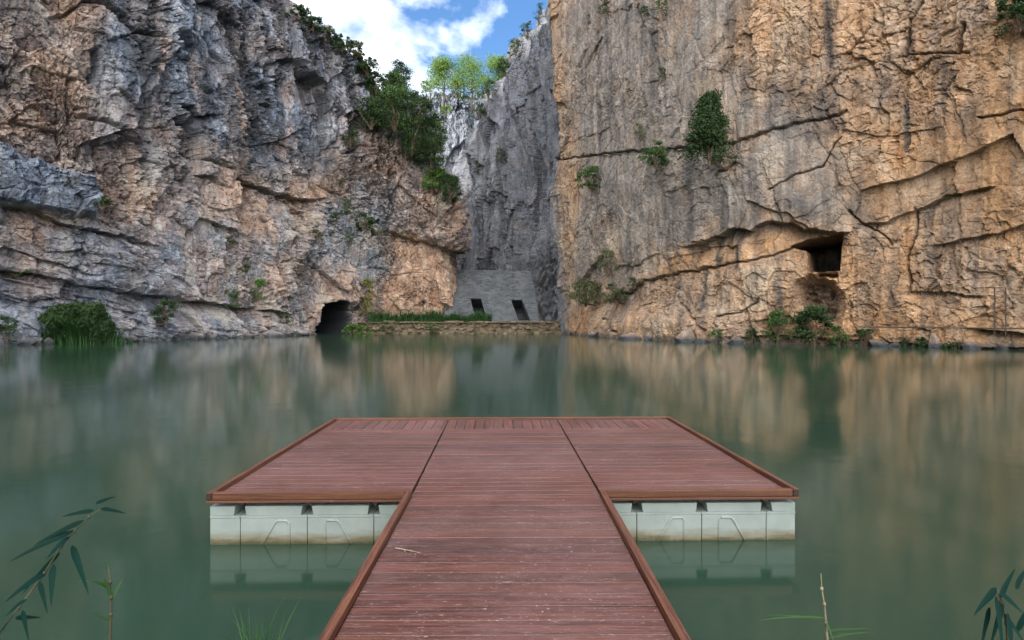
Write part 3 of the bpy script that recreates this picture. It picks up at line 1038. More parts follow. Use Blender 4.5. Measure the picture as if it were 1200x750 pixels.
def on(px, py, r=2.0):
    """the rock face seen at a photo pixel -> (point, outward normal)"""
    m = np.where((np.abs(CP[3] - px) < r) & (np.abs(CP[4] - py) < r))[0]
    if len(m) == 0:
        if r > 40:
            raise ValueError((px, py))
        return on(px, py, r * 1.7)
    d = CP[1][m]
    near = m[d < d.min() + 1.5]
    k = near[np.argmin(np.hypot(CP[3][near] - px, CP[4][near] - py))]
    return Vector((CP[0][k], CP[1][k], CP[2][k])), Vector((CP[5][k], CP[6][k], 0))


# ------------------------------------------------------------------ dam and masonry bank at the head of the lake
LEAN = 0.10


def grid_face(p00, p10, p11, p01, nu, nv, amp, seed, holes=()):
    """bilinear sheet with roughness; holes (u0,u1,v0,v1) are left open"""
    U, V = np.meshgrid(np.linspace(0, 1, nu), np.linspace(0, 1, nv))
    P = [np.array(p, float) for p in (p00, p10, p11, p01)]
    X = (P[0][None, None] * ((1 - U) * (1 - V))[..., None] + P[1] * (U * (1 - V))[..., None] + P[2] * (U * V)[..., None] + P[3] * ((1 - U) * V)[..., None])
    n = np.cross(P[1] - P[0], P[3] - P[0])
    n = n / np.linalg.norm(n)
    h = amp * fbm(U * 14, V * 9, 5, seed)
    X = X + n[None, None] * h[..., None]
    F = FQ(np.arange(nu * nv).reshape(nv, nu))
    uc = (U[:-1, :-1] + U[1:, 1:]).ravel() / 2
    vc = (V[:-1, :-1] + V[1:, 1:]).ravel() / 2
    keep = np.ones(len(F), bool)
    for u0, u1, v0, v1 in holes:
        us = uc + LEAN * (vc - v0)
        keep &= ~((us > u0) & (us < u1) & (vc > v0) & (vc < v1))
    return X.reshape(-1, 3), F[keep], n, P


def px3(px, py, d):
    return Vector(((px - CX) / FPX * d, d, CAM_Z + (CY - py) / FPX * d))


dam = empty('dam', (2.0, 76, 1.0))
tag(dam, 'grey sloping concrete dam face with two dark openings between the cliffs', 'dam')
p00, p10 = px3(520, 379, 74.5), px3(690, 379, 74.5)
p01, p11 = px3(525, 316, 86), px3(668, 318, 86)


def dam_pt(u, v, off=0.0):
    a = p00.lerp(p10, u)
    b = p01.lerp(p11, u)
    n = (p10 - p00).cross(p01 - p00).normalized()
    return a.lerp(b, v) + n * off


holes = [(0.215, 0.292, 0.12, 0.42), (0.520, 0.600, 0.05, 0.40)]
Vd, Fd, nd, _ = grid_face(p00, p10, p11, p01, 321, 161, 0.09, 77, holes)
dl = np.array(dam.location)
of = mesh_np('face', Vd - dl, Fd, M_CONC, dam, smooth=True)
for u0, u1, v0, v1 in holes:        # recess behind each opening
    bm = bmesh.new()
    k_ = LEAN * (v1 - v0)
    ring = [(u0, v0), (u1, v0), (u1 - k_, v1), (u0 - k_, v1)]
    A = [bm.verts.new(dam_pt(u, v, 0.12) - Vector(dl)) for u, v in ring]
    B = [bm.verts.new(dam_pt(u, v, -0.3) + Vector((0, 3.6, -0.8)) - Vector(dl)) for u, v in ring]
    for k in range(4):
        bm.faces.new((A[k], A[(k + 1) % 4], B[(k + 1) % 4], B[k]))
    bm.faces.new(B)
    obj('opening', bm, M_CONC, dam)
Va, Fa, na, _ = grid_face(px3(634, 381, 73.6), px3(680, 381, 72.0), px3(680, 296, 83.0), px3(622, 313, 85.4), 120, 120, 0.0, 78)
ua = Va @ np.array([0.8, -0.6, 0.0])
Da = 0.9 * facets(ua * 0.9, Va[:, 2] * 0.8, 31, 1.6)[0] + 0.4 * facets(ua * 2.2, Va[:, 2] * 2.0, 32, 1.6)[0] + 0.3
Va = Va + na[None] * Da[:, None]
mesh_np('abutment', Va - dl, Fa, M_LEFT, dam, attrs={'stain_shade': np.full(len(Va), 0.85), 'warm': np.zeros(len(Va)), 'pale': np.zeros(len(Va))})
# bank wall
bank = empty('bank_wall', (-7, 71, 0))
tag(bank, 'low rubble stone bank wall along the water below the dam', 'wall')


def bank_face(seed, x0, x1, y0, z0, z1, depth, nu):
    u = np.linspace(x0, x1, nu)
    z = np.linspace(z0, z1, 22)
    U, Z = np.meshgrid(u, z)
    h1, e = facets(U * 1.1, Z * 2.2, seed, 1.0)
    h2, e2 = facets(U * 2.6, Z * 4.0, seed + 1, 1.0)
    D = 0.28 * h1 + 0.13 * h2 + 0.3 * fbm(U * 0.2, Z * 0.1, 3, seed)
    X, Y = U, y0 - D + 0.10 * Z
    n2 = 8
    bt = np.linspace(0, 1, n2 + 1)[1:]
    Yb = Y[-1][None] + bt[:, None] * depth
    Xb = np.repeat(U[-1:], n2, 0)
    Zb = z1 + 0.12 * fbm(Xb * 0.8, Yb * 0.8, 4, seed + 4)
    V = np.stack([np.vstack([X, Xb]), np.vstack([Y, Yb]), np.vstack([Z, Zb])], -1)
    return V.reshape(-1, 3), FQ(np.arange(nu * (22 + n2)).reshape(22 + n2, nu))


bl = np.array(bank.location)
V, F = bank_face(201, -19.6, 7.6, 71.2, -0.8, 1.45, 6.5, 420)
mesh_np('masonry', V - bl, F, M_MASON, bank)
V, F = bank_face(207, -16.5, 6.4, 70.2, -0.8, 0.22, 1.4, 300)
foot_w = mesh_np('footing', V - bl, F, M_MASON, bank)
bm = bmesh.new()
xx = -19.4
while xx < 6.8:
    w = rnd.uniform(0.5, 1.1)
    box(bm, xx, xx + w - 0.04, 71.05 + rnd.uniform(-.08, .08), 71.8, 1.33, 1.52 + rnd.uniform(-.09, .10), 0.07, 2)
    xx += w
for v in bm.verts:
    v.co -= Vector(bl)
obj('coping', bm, M_MASON, bank)

# ------------------------------------------------------------------ vegetation
rsv = np.random.RandomState(5)


def leaf_quads(C, size, asp=0.5, droop=0.0, rs=rsv, up=None):
    """one folded diamond leaf per centre"""
    n = len(C)
    d = rs.randn(n, 3)
    d[:, 2] = d[:, 2] * 0.7 - droop
    if up is not None:
        d = d + up
    d /= np.linalg.norm(d, axis=1)[:, None]
    o = rs.randn(n, 3)
    w = np.cross(d, o)
    w /= np.linalg.norm(w, axis=1)[:, None] + 1e-9
    sz = size * (0.6 + 0.8 * rs.rand(n))[:, None]
    a = C - d * sz * 0.5
    b = C + w * sz * asp * 0.5
    c = C + d * sz * 0.5
    e = C - w * sz * asp * 0.5
    V = np.stack([a, b, c, e], 1).reshape(-1, 3)
    F = np.arange(4 * n).reshape(-1, 4)
    return V, F


def crown_points(rs, w, h, n, clumps, cone=0.0, squash=1.0):
    """points in leaf clumps spread through an uneven crown standing on z=0"""
    pts = []
    for _ in range(clumps):
        t = rs.rand() ** 0.8
        rad = (1 - cone * t) * (0.55 + 0.45 * math.sin(math.pi * min(1, t * 0.8 + 0.18)))
        a = rs.rand() * 2 * math.pi
        rr = math.sqrt(rs.rand()) * rad * 0.5 * w * 0.85
        c = np.array([math.cos(a) * rr, math.sin(a) * rr * squash, h * (0.06 + 0.86 * t)])
        cr = (0.08 + 0.15 * rs.rand()) * min(w, h) * (1 - 0.5 * cone * t)
        m = max(6, int(n / clumps * (0.4 + 1.2 * rs.rand())))
        q = rs.randn(m, 3)
        q /= np.linalg.norm(q, axis=1)[:, None]
        q *= (rs.rand(m, 1) ** 0.45) * cr * np.array([1.15, 1.15 * squash, 0.75])
        pts.append(c + q)
    return np.concatenate(pts)


def stems(bm, rs, w, h, n=5, r=0.03, cone=0.0):
    for _ in range(n):
        a = rs.rand() * 2 * math.pi
        rr = 0.28 * w * rs.rand()
        top = Vector((math.cos(a) * rr, math.sin(a) * rr, h * (0.5 + 0.35 * rs.rand())))
        mid = top * 0.5 + Vector((rs.randn() * 0.05 * w, rs.randn() * 0.05 * w, 0.05 * h))
        tube(bm, [(0, 0, -0.15), mid, top], [r, r * 0.7, r * 0.25], 5)


def shrub(px, py, wpx, hpx, mat, label, cat='shrub', group=None, name='shrub', n=900, leaf=None, base=None, cone=0.15, clumps=26, out=0.25, squash=0.8, droop=0.1, asp=0.5):
    """px,py: middle of the foot of the plant in the photo; w,h its size there"""
    if base is None:
        p, nn = on(px, py)
    else:
        p, nn = base, Vector((0, -1, 0))
    d = p.y
    if base is None:            # stand clear of the face yet keep to the spot in the photo
        q = p + nn * (out * 0.9 * 1.22 * wpx * d / FPX + 0.15)
        ax, ay = project(q.x, q.y, q.z)
        p, nn = on(px + (px - ax), py + (py - ay))
        d = p.y
    w, h = 1.22 * wpx * d / FPX, 1.08 * hpx * d / FPX
    rs = np.random.RandomState(int(px * 31 + py * 7) % 100000)
    root = empty(name, p + nn * (out * 0.9 * w + 0.15))
    root.rotation_euler[2] = 0
    pts = crown_points(rs, w, h, int(n * 2.4), clumps, cone, squash)
    V, F = leaf_quads(pts, leaf or max(0.10, 0.055 * w), asp, droop, rs)
    mesh_np('crown', V, F, mat, root)
    if asp < 0.3:
        V2, F2 = blades(rs, 2600, w * 1.15, w * 0.4, h * 1.15, 0.05, 1.3, 0.75)
        mesh_np('strands', V2, F2, M_REED, root)
    bm = bmesh.new()
    stems(bm, rs, w, h, 5, max(0.015, 0.02 * w))
    if nn.length > 0:        # rooted in the rock behind
        tube(bm, [Vector((0, 0, 0.05 * h)), -nn * (out * 0.9 * w + 0.5) + Vector((0, 0, -0.1))], [0.02 * w + 0.01, 0.015 * w + 0.01], 5)
    obj('stem', bm, M_BARK, root)
    return tag(root, label, cat, group)


def blades(rs, n, w, d, h, wid, lean=0.5, mound=0.0):
    """a tuft of curved grass or reed blades standing on z=0"""
    Vs, Fs, k = [], [], 0
    for _ in range(n):
        x, y = (rs.rand() - .5) * w, (rs.rand() - .5) * d
        a = rs.rand() * 2 * math.pi
        hh = h * (0.5 + 0.5 * rs.rand())
        if mound:               # taller in the middle, thinning out to the sides
            x = float(np.clip(rs.randn() * 0.24, -.55, .55)) * w
            hh *= 1 - mound * min(1, (2 * x / w) ** 2)
        ln = lean * hh * rs.rand()
        ww = wid * (0.6 + 0.6 * rs.rand())
        pv = []
        for j in range(5):
            t = j / 4
            c = np.array([x + math.cos(a) * ln * t * t, y + math.sin(a) * ln * t * t, hh * (t - 0.18 * lean * t * t)])
            s = np.array([-math.sin(a), math.cos(a), 0]) * ww * (1 - t) ** 0.7 * 0.5
            pv += [c - s, c + s]
        Vs += pv
        for j in range(4):
            b = k + 2 * j
            Fs.append((b, b + 1, b + 3, b + 2))
        k += 10
    return np.array(Vs), np.array(Fs)


# skyline ridge of the left cliff
ridge = [(350, 16, 26, 18), (366, 30, 26, 18), (383, 42, 24, 20), (400, 54, 26, 22), (416, 62, 26, 24), (430, 84, 26, 26), (441, 104, 24, 30)]
ordn = ['first', 'second', 'third', 'fourth', 'fifth', 'sixth', 'seventh', 'eighth', 'ninth', 'tenth']
for i, (a, b, w, h) in enumerate(ridge):
    shrub(a, b + 5, w * 1.2, h * 0.75, M_GREYLEAF if i in (2, 4) else M_DARKLEAF, f'dark low shrub on the left skyline, {ordn[i]} down from the top edge of the photo',
          group='shrubs along the left skyline', n=900, clumps=34)

# dense bushes on the right shoulder of the left cliff
shoulder = [(456, 122, 36, 34, M_MIDLEAF, 'topmost bushy shrub on the shoulder of the left cliff, airy against the sky'),
            (470, 116, 26, 40, M_DARKLEAF, 'small dark pine sapling pointing into the sky above the shoulder of the left cliff'),
            (434, 150, 40, 34, M_DARKLEAF, 'leftmost dense bush on the shoulder of the left cliff, over a bare rock face'),
            (462, 152, 52, 44, M_MIDLEAF, 'bright green broad bush in the middle of the dense clump on the left cliff'),
            (490, 150, 42, 36, M_DARKLEAF, 'dark bush on the upper right rim of the dense clump on the left cliff'),
            (482, 182, 48, 42, M_DARKLEAF, 'large dark bush at the lower edge of the dense clump, above the boulder'),
            (506, 180, 30, 40, M_DARKLEAF, 'narrow dark bush on the outer rim beside the pale sunlit cliff'),
            (514, 206, 32, 38, M_DARKLEAF, 'dark bush hanging down the rim beneath the dense clump on the left cliff'),
            (513, 224, 28, 24, M_BRIGHTLEAF, 'bright green bush low on the rim, under the dark hanging bushes'),
            (530, 238, 22, 30, M_DARKLEAF, 'lowest dark bush on the rim, at the corner of the gorge')]
for a, b, w, h, m, lab in shoulder:
    shrub(a, b, w * 1.2, h * 1.05, m, lab, cat='bush', group='dense bushes on the shoulder of the left cliff', name='bush', n=2200, clumps=48, leaf=0.20)

# scattered plants on the left cliff
left_plants = [
    (92, 404, 72, 44, M_DARKLEAF, 'large dark willow bush leaning over the water at the foot of the left cliff', 9000),
    (195, 381, 36, 28, M_DARKLEAF, 'rounded dark shrub at the left cliff foot, right of the large willow bush', 900),
    (8, 400, 26, 28, M_DARKLEAF, 'dark shrub at the water against the left edge of the photo', 900),
    (305, 352, 22, 24, M_BRIGHTLEAF, 'bright green tuft on a ledge left of the arched tunnel', 700),
    (268, 358, 24, 22, M_MIDLEAF, 'mid green shrub on the lowest ledge left of the bright green tuft', 600),
    (407, 252, 17, 20, M_MIDLEAF, 'green shrub on the pale rock high above the arched tunnel', 600),
    (400, 224, 10, 15, M_MIDLEAF, 'small green tuft just below the dark overhang above the tunnel', 300),
    (393, 264, 18, 14, M_DARKLEAF, 'dark tuft below the green shrub on the pale rock above the tunnel', 400),
    (371, 282, 16, 13, M_DARKLEAF, 'small dark tuft at the left of the plants above the tunnel', 400),
    (425, 270, 30, 18, M_DARKLEAF, 'dark spreading shrub on the grey rock shelf left of the overhanging boulder', 700),
    (446, 280, 14, 12, M_GREYLEAF, 'grey green tuft at the left end of the crack above the orange rock face', 300),
    (408, 286, 16, 14, M_MIDLEAF, 'lowest green tuft on the grey rock shelf above the tunnel', 300),
    (430, 374, 18, 46, M_YELLOWLEAF, 'tall yellow green plants between the tunnel and the orange rock face', 800),
    (414, 393, 38, 12, M_BRIGHTLEAF, 'low bright green mat of plants at the water by the tunnel mouth', 800),
    (336, 378, 14, 14, M_DARKLEAF, 'small dark tuft left of the tunnel near the water', 300),
    (122, 244, 24, 14, M_DARKLEAF, 'dark shrub at the end of the big blue grey slab on the left cliff', 500),
    (18, 322, 40, 8, M_MIDLEAF, 'flat green strip of plants on the ledge at the left edge of the photo', 400),
    (272, 286, 13, 10, M_MIDLEAF, 'tiny green tuft alone in the middle of the left cliff', 250),
    (410, 172, 22, 20, M_DARKLEAF, 'dark shrub in a cleft left of the dense clump on the left cliff', 500),
    (290, 318, 14, 10, M_DARKLEAF, 'tiny dark tuft above the bright green tuft on the left cliff', 250),
    (510, 395, 22, 12, M_MIDLEAF, 'small green plant at the foot of the bank wall, in its middle', 300),
    (455, 394, 20, 12, M_DARKLEAF, 'small dark plant at the foot of the bank wall, near its left end', 300),
]
for a, b, w, h, m, lab, n in left_plants:
    base = None
    if a in (510, 455):
        base = Vector(((a - CX) / FPX * 69.9, 69.9, 0.15))
    big = a == 92
    shrub(a, b, w, h, m, lab, n=n, base=base, droop=1.2 if big else 0.1, asp=0.22 if big else 0.5, clumps=90 if big else 22, cone=0.1, out=0.1 if big else 0.25, leaf=0.42 if big else None)

# right cliff
right_plants = [
    (828, 193, 60, 78, M_DARKLEAF, 'dense dark green conical tree growing from a ledge in the middle of the right cliff', 8500, 'tree'),
    (768, 196, 34, 28, M_MIDLEAF, 'green shrub on the ledge left of the conical tree', 1000, 'shrub'),
    (691, 220, 32, 24, M_MIDLEAF, 'green shrub near the left corner of the right cliff, lower left of the conical tree', 900, 'shrub'),
    (751, 164, 16, 18, M_GREYLEAF, 'grey green tuft above the shrub left of the conical tree', 400, 'shrub'),
    (712, 322, 26, 30, M_GREYLEAF, 'thin grey green plants in the dark crack above the hanging grey bush', 500, 'shrub'),
    (688, 358, 40, 30, M_GREYLEAF, 'grey green bush spreading at the foot of the right cliff near its left corner', 1100, 'shrub'),
    (722, 356, 34, 24, M_GREYLEAF, 'grey green bush under the slanting crack, right of its larger neighbour', 800, 'shrub'),
    (743, 338, 18, 12, M_DARKLEAF, 'small dark tuft in the slanting crack on the lower right cliff', 300, 'shrub'),
    (1194, 34, 44, 48, M_DARKLEAF, 'dark bush at the top right corner of the photo', 1500, 'shrub'),
    (708, 16, 14, 18, M_DARKLEAF, 'small dark tuft near the top edge left of the other high tufts', 300, 'shrub'),
    (776, 14, 18, 14, M_MIDLEAF, 'small green tuft near the top edge, above the conical tree and left', 300, 'shrub'),
    (755, 18, 12, 10, M_DARKLEAF, 'tiny dark tuft near the top edge beside a green one', 250, 'shrub'),
    (776, 90, 10, 10, M_DARKLEAF, 'tiny dark tuft on the bare grey rock above the conical tree', 200, 'shrub'),
    (954, 403, 42, 44, M_DARKLEAF, 'largest dark green bush at the water below the square cavity', 1700, 'bush'),
    (911, 402, 28, 36, M_MIDLEAF, 'green bush at the water left of the largest waterside bush', 1000, 'bush'),
    (982, 404, 22, 22, M_MIDLEAF, 'small green bush at the water touching the largest one on its right', 600, 'bush'),
    (1014, 405, 30, 18, M_DARKLEAF, 'low dark bush at the water under the left end of the cable', 600, 'bush'),
    (1059, 406, 10, 14, M_DARKLEAF, 'very small upright dark tuft at the water right of the low dark bush', 250, 'bush'),
    (1080, 407, 18, 12, M_DARKLEAF, 'low dark mat at the water in the middle of the cable', 300, 'bush'),
    (882, 399, 14, 14, M_DARKLEAF, 'small dark tuft at the water left of the green waterside bush', 300, 'bush'),
    (1118, 409, 26, 8, M_DARKLEAF, 'flat dark tuft at the water towards the right end of the cable', 300, 'bush'),
    (838, 399, 16, 12, M_MIDLEAF, 'small green tuft at the water under the black streaks of the right cliff', 300, 'bush'),
]
for a, b, w, h, m, lab, n, cat in right_plants:
    tree = cat == 'tree'
    shrub(a, b, w, h, m, lab, cat=cat, name={'tree': 'cliff_tree'}.get(cat, cat), n=n, cone=0.72 if tree else 0.15, clumps=150 if tree else 30, leaf=0.17 if tree else None, out=0.42 if tree else 0.25)

# plants on the rim and wall of the inner gorge
rim = [(632, 26, 14, 24, 'dark shrub highest on the right skyline, near the top edge of the photo'),
       (619, 46, 16, 22, 'dark shrub on the right skyline below the highest one'),
       (604, 66, 18, 20, 'dark shrub midway down the right skyline above the gorge'),
       (590, 90, 20, 22, 'dark shrub on the right skyline beside the sunlit pines'),
       (572, 116, 22, 22, 'dark shrub on the right skyline level with the foot of the pines'),
       (562, 138, 18, 18, 'dark shrub lowest on the right skyline against the pale cliff'),
       (588, 190, 14, 18, 'dark tuft on the grey inner wall of the gorge, below the right skyline'),
       (560, 205, 12, 16, 'dark tuft low on the grey inner wall of the gorge near the left cliff')]
for a, b, w, h, lab in rim:
    shrub(a, b, w, h, M_DARKLEAF, lab, n=600, group='shrubs of the inner gorge')


# pines on the pale cliff
def pine(px, top_py, foot_py, d, wpx, label):
    p = px3(px, foot_py, d)
    h = (foot_py - top_py) * d / FPX
    w = wpx * d / FPX
    rs = np.random.RandomState(px)
    root = empty('pine_tree', p)
    bm = bmesh.new()
    tube(bm, [(0, 0, -3.0), (0.05 * w, 0, h * 0.4), (0, 0, h * 0.9)], [0.22, 0.16, 0.05], 7)
    pts = []
    for k in range(46):
        t = 0.20 + 0.76 * rs.rand()
        a = rs.rand() * 6.28
        rr = 0.5 * w * (1.0 - 0.65 * max(0, t - 0.4) / 0.6) * (0.35 + 0.5 * rs.rand())
        c = Vector((math.cos(a) * rr, math.sin(a) * rr, h * t + 0.12 * rr))
        tube(bm, [(0, 0, h * t - 0.3), c * 0.55 + Vector((0, 0, 0.45 * (h * t - 0.25))), c], [0.07, 0.05, 0.02], 5)
        q = rs.randn(170, 3)
        q /= np.linalg.norm(q, axis=1)[:, None]
        pts.append(np.array(c) + q * (rs.rand(170, 1) ** 0.5) * np.array([0.24, 0.24, 0.17]) * w)
    obj('trunk', bm, M_BARK, root)
    V, F = leaf_quads(np.concatenate(pts), 0.42, 0.35, -0.2, rs)
    mesh_np('crown', V, F, M_PINE, root)
    return tag(root, label, 'pine tree', 'sunlit pines above the pale cliff')


pine(519, 68, 117, 141, 44, 'leftmost sunlit pine on top of the pale back cliff')
pine(552, 67, 119, 141, 50, 'middle sunlit pine with the fullest crown on top of the pale back cliff')
pine(584, 64, 116, 146, 40, 'rightmost sunlit pine half hidden behind the dark right rim')
for a, b, w, h, lab in ((500, 111, 18, 14, 'sunlit low shrub at the left end of the pale cliff top, left of the pines'),
                        (535, 109, 20, 12, 'sunlit low shrub between the left and middle pine'),
                        (567, 108, 18, 14, 'sunlit low shrub right of the middle pine on the pale cliff top'),
                        (523, 138, 16, 12, 'sunlit green shrub growing on the face of the pale cliff under the pines'),
                        (516, 158, 14, 14, 'shaded shrub on the lower left of the pale cliff face')):
    shrub(a, b, w, h, M_PINE, lab, group='low plants on the pale cliff', n=500, base=px3(a, b, 137.5))

# reeds on the bank wall: a continuous belt nobody could count
rs = np.random.RandomState(3)
V, F = blades(rs, 4200, 15.5, 2.4, 2.3, 0.07, 0.8)
V[:, 2] *= np.repeat(0.40 + 0.75 * sm(-0.45, 0.5, fbm(V[::10, 0] * 0.45, V[::10, 1] * 0.6, 3, 66)), 10)
o = mesh_np('reed_bed', V, F, M_REED)
o.location = (-10.4, 72.6, 1.40)
o['kind'] = 'stuff'
o['label'] = 'belt of green reeds along the top of the bank wall'

# fallen boulders at the water's edge
def boulder(px, py, wpx, mat, label, group):
    p, nn = on(px, py)
    w = wpx * p.y / FPX
    rs = np.random.RandomState(int(px * 13))
    nu, nv = 40, 24
    A, B = np.meshgrid(np.linspace(0, 2 * np.pi, nu), np.linspace(-np.pi / 2, np.pi / 2, nv))
    q = np.stack([np.cos(A) * np.cos(B), np.sin(A) * np.cos(B), np.sin(B)], -1)
    q[:, -1] = q[:, 0]
    lim = np.full(A.shape, 9.0)
    for _ in range(16):           # cut by random planes into an angular block
        n_ = rs.randn(3)
        n_ /= np.linalg.norm(n_)
        c = q @ n_
        lim = np.minimum(lim, np.where(c > 0.05, (0.62 + 0.3 * rs.rand()) / np.maximum(c, 0.05), 9))
    q = q * lim[..., None] * np.array([0.55, 0.45, 0.38]) * w
    q[..., 2] += 0.06 * w
    o = mesh_np('boulder', q.reshape(-1, 3), FQ(np.arange(nu * nv).reshape(nv, nu)), mat, smooth=False,
                attrs={'stain_shade': (1 - sm(0.08, 0.55, q[..., 2])) * 1.0 + 0.15, 'pale': 0 * A, 'warm': 0.3 + 0 * A, 'cool': 0.2 + 0 * A})
    o.location = (p.x + nn.x * (0.3 * w + .1), p.y + nn.y * (0.3 * w + .1), 0)
    tag(o, label, 'boulder', group)


for a, w in ((30, 16), (58, 12), (150, 18), (168, 10), (226, 20), (246, 12), (282, 16), (312, 22), (330, 12), (350, 18)):
    boulder(a, 392, w, M_LEFT, 'small wet boulder in the water along the foot of the left cliff', 'boulders at the foot of the left cliff')
for a, w in ((700, 14), (742, 20), (764, 12), (806, 22), (826, 13), (862, 16), (1032, 18), (1050, 12), (1098, 14), (1142, 20), (1176, 14)):
    boulder(a, 394, w, M_RIGHT, 'small wet boulder in the water along the foot of the right cliff', 'boulders at the foot of the right cliff')

# ------------------------------------------------------------------ cable and ladder on the right cliff
cab = empty('cable', (24, 36, 1.0))
tag(cab, 'thin dark cable strung low along the foot of the right cliff', 'cable')
cl = Vector(cab.location)
pts = []
for px in np.linspace(1006, 1230, 24):
    p, nn = on(px, 384)
    pts.append((px, p, nn))
ys = [p.y for _, p, _ in pts]
for i, (px, p, nn) in enumerate(pts):
    d = min(ys[max(0, i - 3):i + 4]) - 0.5
    pts[i] = (px3(px, 383 + (px - 1006) / 97.0, d), nn)
bm = bmesh.new()
tube(bm, [p - cl for p, _ in pts], 0.045, 6)
obj('wire', bm, M_STEEL, cab)
for k in range(1, 24, 5):
    p, nn = pts[k]
    bm = bmesh.new()
    tube(bm, [p - cl, p - cl + Vector((0.9, 1.1, 0.02)) * 1.0], [0.035, 0.035], 6)
    obj('bracket', bm, M_STEEL, cab)

p, nn = on(1172, 360)
lad = empty('ladder', px3(1172, 384, p.y - 0.45))
tag(lad, 'thin rusty metal ladder fixed upright to the right cliff above the cable', 'ladder')
ll_ = Vector(lad.location)
hL = 47 * ll_.y / FPX
wL = 13 * ll_.y / FPX
for sx in (-.5, .5):
    bm = bmesh.new()
    tube(bm, [(sx * wL, 0, -0.4), (sx * wL, 0, hL), (sx * wL, 0.6, hL + 0.02)], 0.034, 6)
    obj('rail', bm, M_STEEL, lad)
for k in range(7):
    bm = bmesh.new()
    z = hL * (0.06 + 0.14 * k)
    tube(bm, [(-.5 * wL, 0, z), (.5 * wL, 0, z)], 0.014, 5)
    obj('rung', bm, M_STEEL, lad)

# ------------------------------------------------------------------ floating dock
DOCK = Vector((-0.045, 4.31, 0))
YAW = R(1.3)
dock = empty('floating_dock', DOCK, YAW)
tag(dock, 'T shaped floating dock of red brown boards on pale plastic floats', 'dock')
HW, DEP = 2.245, 3.30           # half width and depth of the platform
ZD, ZR, ZB = 0.372, 0.404, 0.350
WI, RW = 0.713, 0.044           # half width of the walkway, rail width
BW, GAP = 0.120, 0.005


def screw(bm, x, y, z):
    vs = [bm.verts.new((x + .0048 * math.cos(k * math.pi / 3), y + .0048 * math.sin(k * math.pi / 3), z)) for k in range(6)]
    bm.faces.new(vs).material_index = 1


def boards_x(x0, x1, y0, y1, seed):
    rs = random.Random(seed)
    bm = bmesh.new()
    y = y1
    while y > y0 + 0.02:
        a = max(y0, y - BW + rs.choice((.003, .003, .005, .009)))
        dz = rs.uniform(-.0015, .0015)
        box(bm, x0 + rs.uniform(0, .003), x1 - rs.uniform(0, .003), a, y, ZD - 0.026 + dz, ZD + dz, 0.0025, 1)
        ns = max(2, round((x1 - x0) / 0.62) + 1)
        for q in range(ns):
            sx = x0 + 0.045 + (x1 - x0 - 0.09) * q / (ns - 1)
            for sy in (0.028, 0.088):
                if a + sy < y - .01:
                    screw(bm, sx + rs.uniform(-.004, .004), a + sy, ZD + dz + 0.0007)
        y -= BW
    return bm


def boards_y(x0, x1, y0, y1, seed):
    rs = random.Random(seed)
    bm = bmesh.new()
    x = x0
    while x < x1 - 0.02:
        b_ = min(x1, x + BW - GAP)
        dz = rs.uniform(-.0015, .0015)
        box(bm, x, b_, y0, y1 - rs.uniform(0, .004), ZD - 0.026 + dz, ZD + dz, 0.0025, 1)
        x += BW
    return bm


SE = 0.72                       # half width of the middle panel
ST = 0.62                       # length of the end strip
yi0, yi1 = RW + 0.004, DEP - RW - 0.004
obj('wing_decking', boards_x(-HW + RW + .004, -SE - .008, yi0, yi1 - ST, 1), M_DECKX, dock)
obj('wing_decking', boards_x(SE + .008, HW - RW - .004, yi0, yi1 - ST, 2), M_DECKX, dock)
obj('middle_decking', boards_x(-SE + .006, SE - .006, 0.012, yi1 - ST, 3), M_DECKX, dock)
WALK = -R(0.9)                  # the walkway is hinged on slightly askew
o = obj('walkway_decking', boards_x(-WI + .004, WI - .004, -7.0, 0.004, 8), M_DECKX, dock)
o.rotation_euler[2] = WALK
bm = boards_y(-HW + RW + .004, -SE - .008, yi1 - ST + .006, yi1, 4)
obj('end_strip', bm, M_DECKY, dock)
bm = boards_y(-SE + .006, SE - .006, yi1 - ST + .006, yi1, 5)
obj('end_strip', bm, M_DECKY, dock)
bm = boards_y(SE + .008, HW - RW - .004, yi1 - ST + .006, yi1, 6)
obj('end_strip', bm, M_DECKY, dock)


def rail(x0, x1, y0, y1, mat, z0=ZB, z1=ZR, name='edge_rail'):
    bm = bmesh.new()
    box(bm, x0, x1, y0, y1, z0, z1, 0.006, 2)
    return obj(name, bm, mat, dock)


def rail_run(axis, a0, a1, b0, b1, mat, piece, seed):
    """edge rail of several lengths of timber butted together, one mesh"""
    rs = random.Random(seed)
    bm = bmesh.new()
    a = a0
    while a < a1 - 0.05:
        e = min(a1, a + piece * rs.uniform(.85, 1.15))
        if a1 - e < 0.3:
            e = a1
        j = rs.uniform(-.002, .002)
        if axis == 'x':
            box(bm, a, e - .003, b0 + j, b1 + j, ZB, ZR + j, 0.006, 2)
        else:
            box(bm, b0 + j, b1 + j, a, e - .003, ZB, ZR + j, 0.006, 2)
        a = e
    return obj('edge_rail', bm, mat, dock)


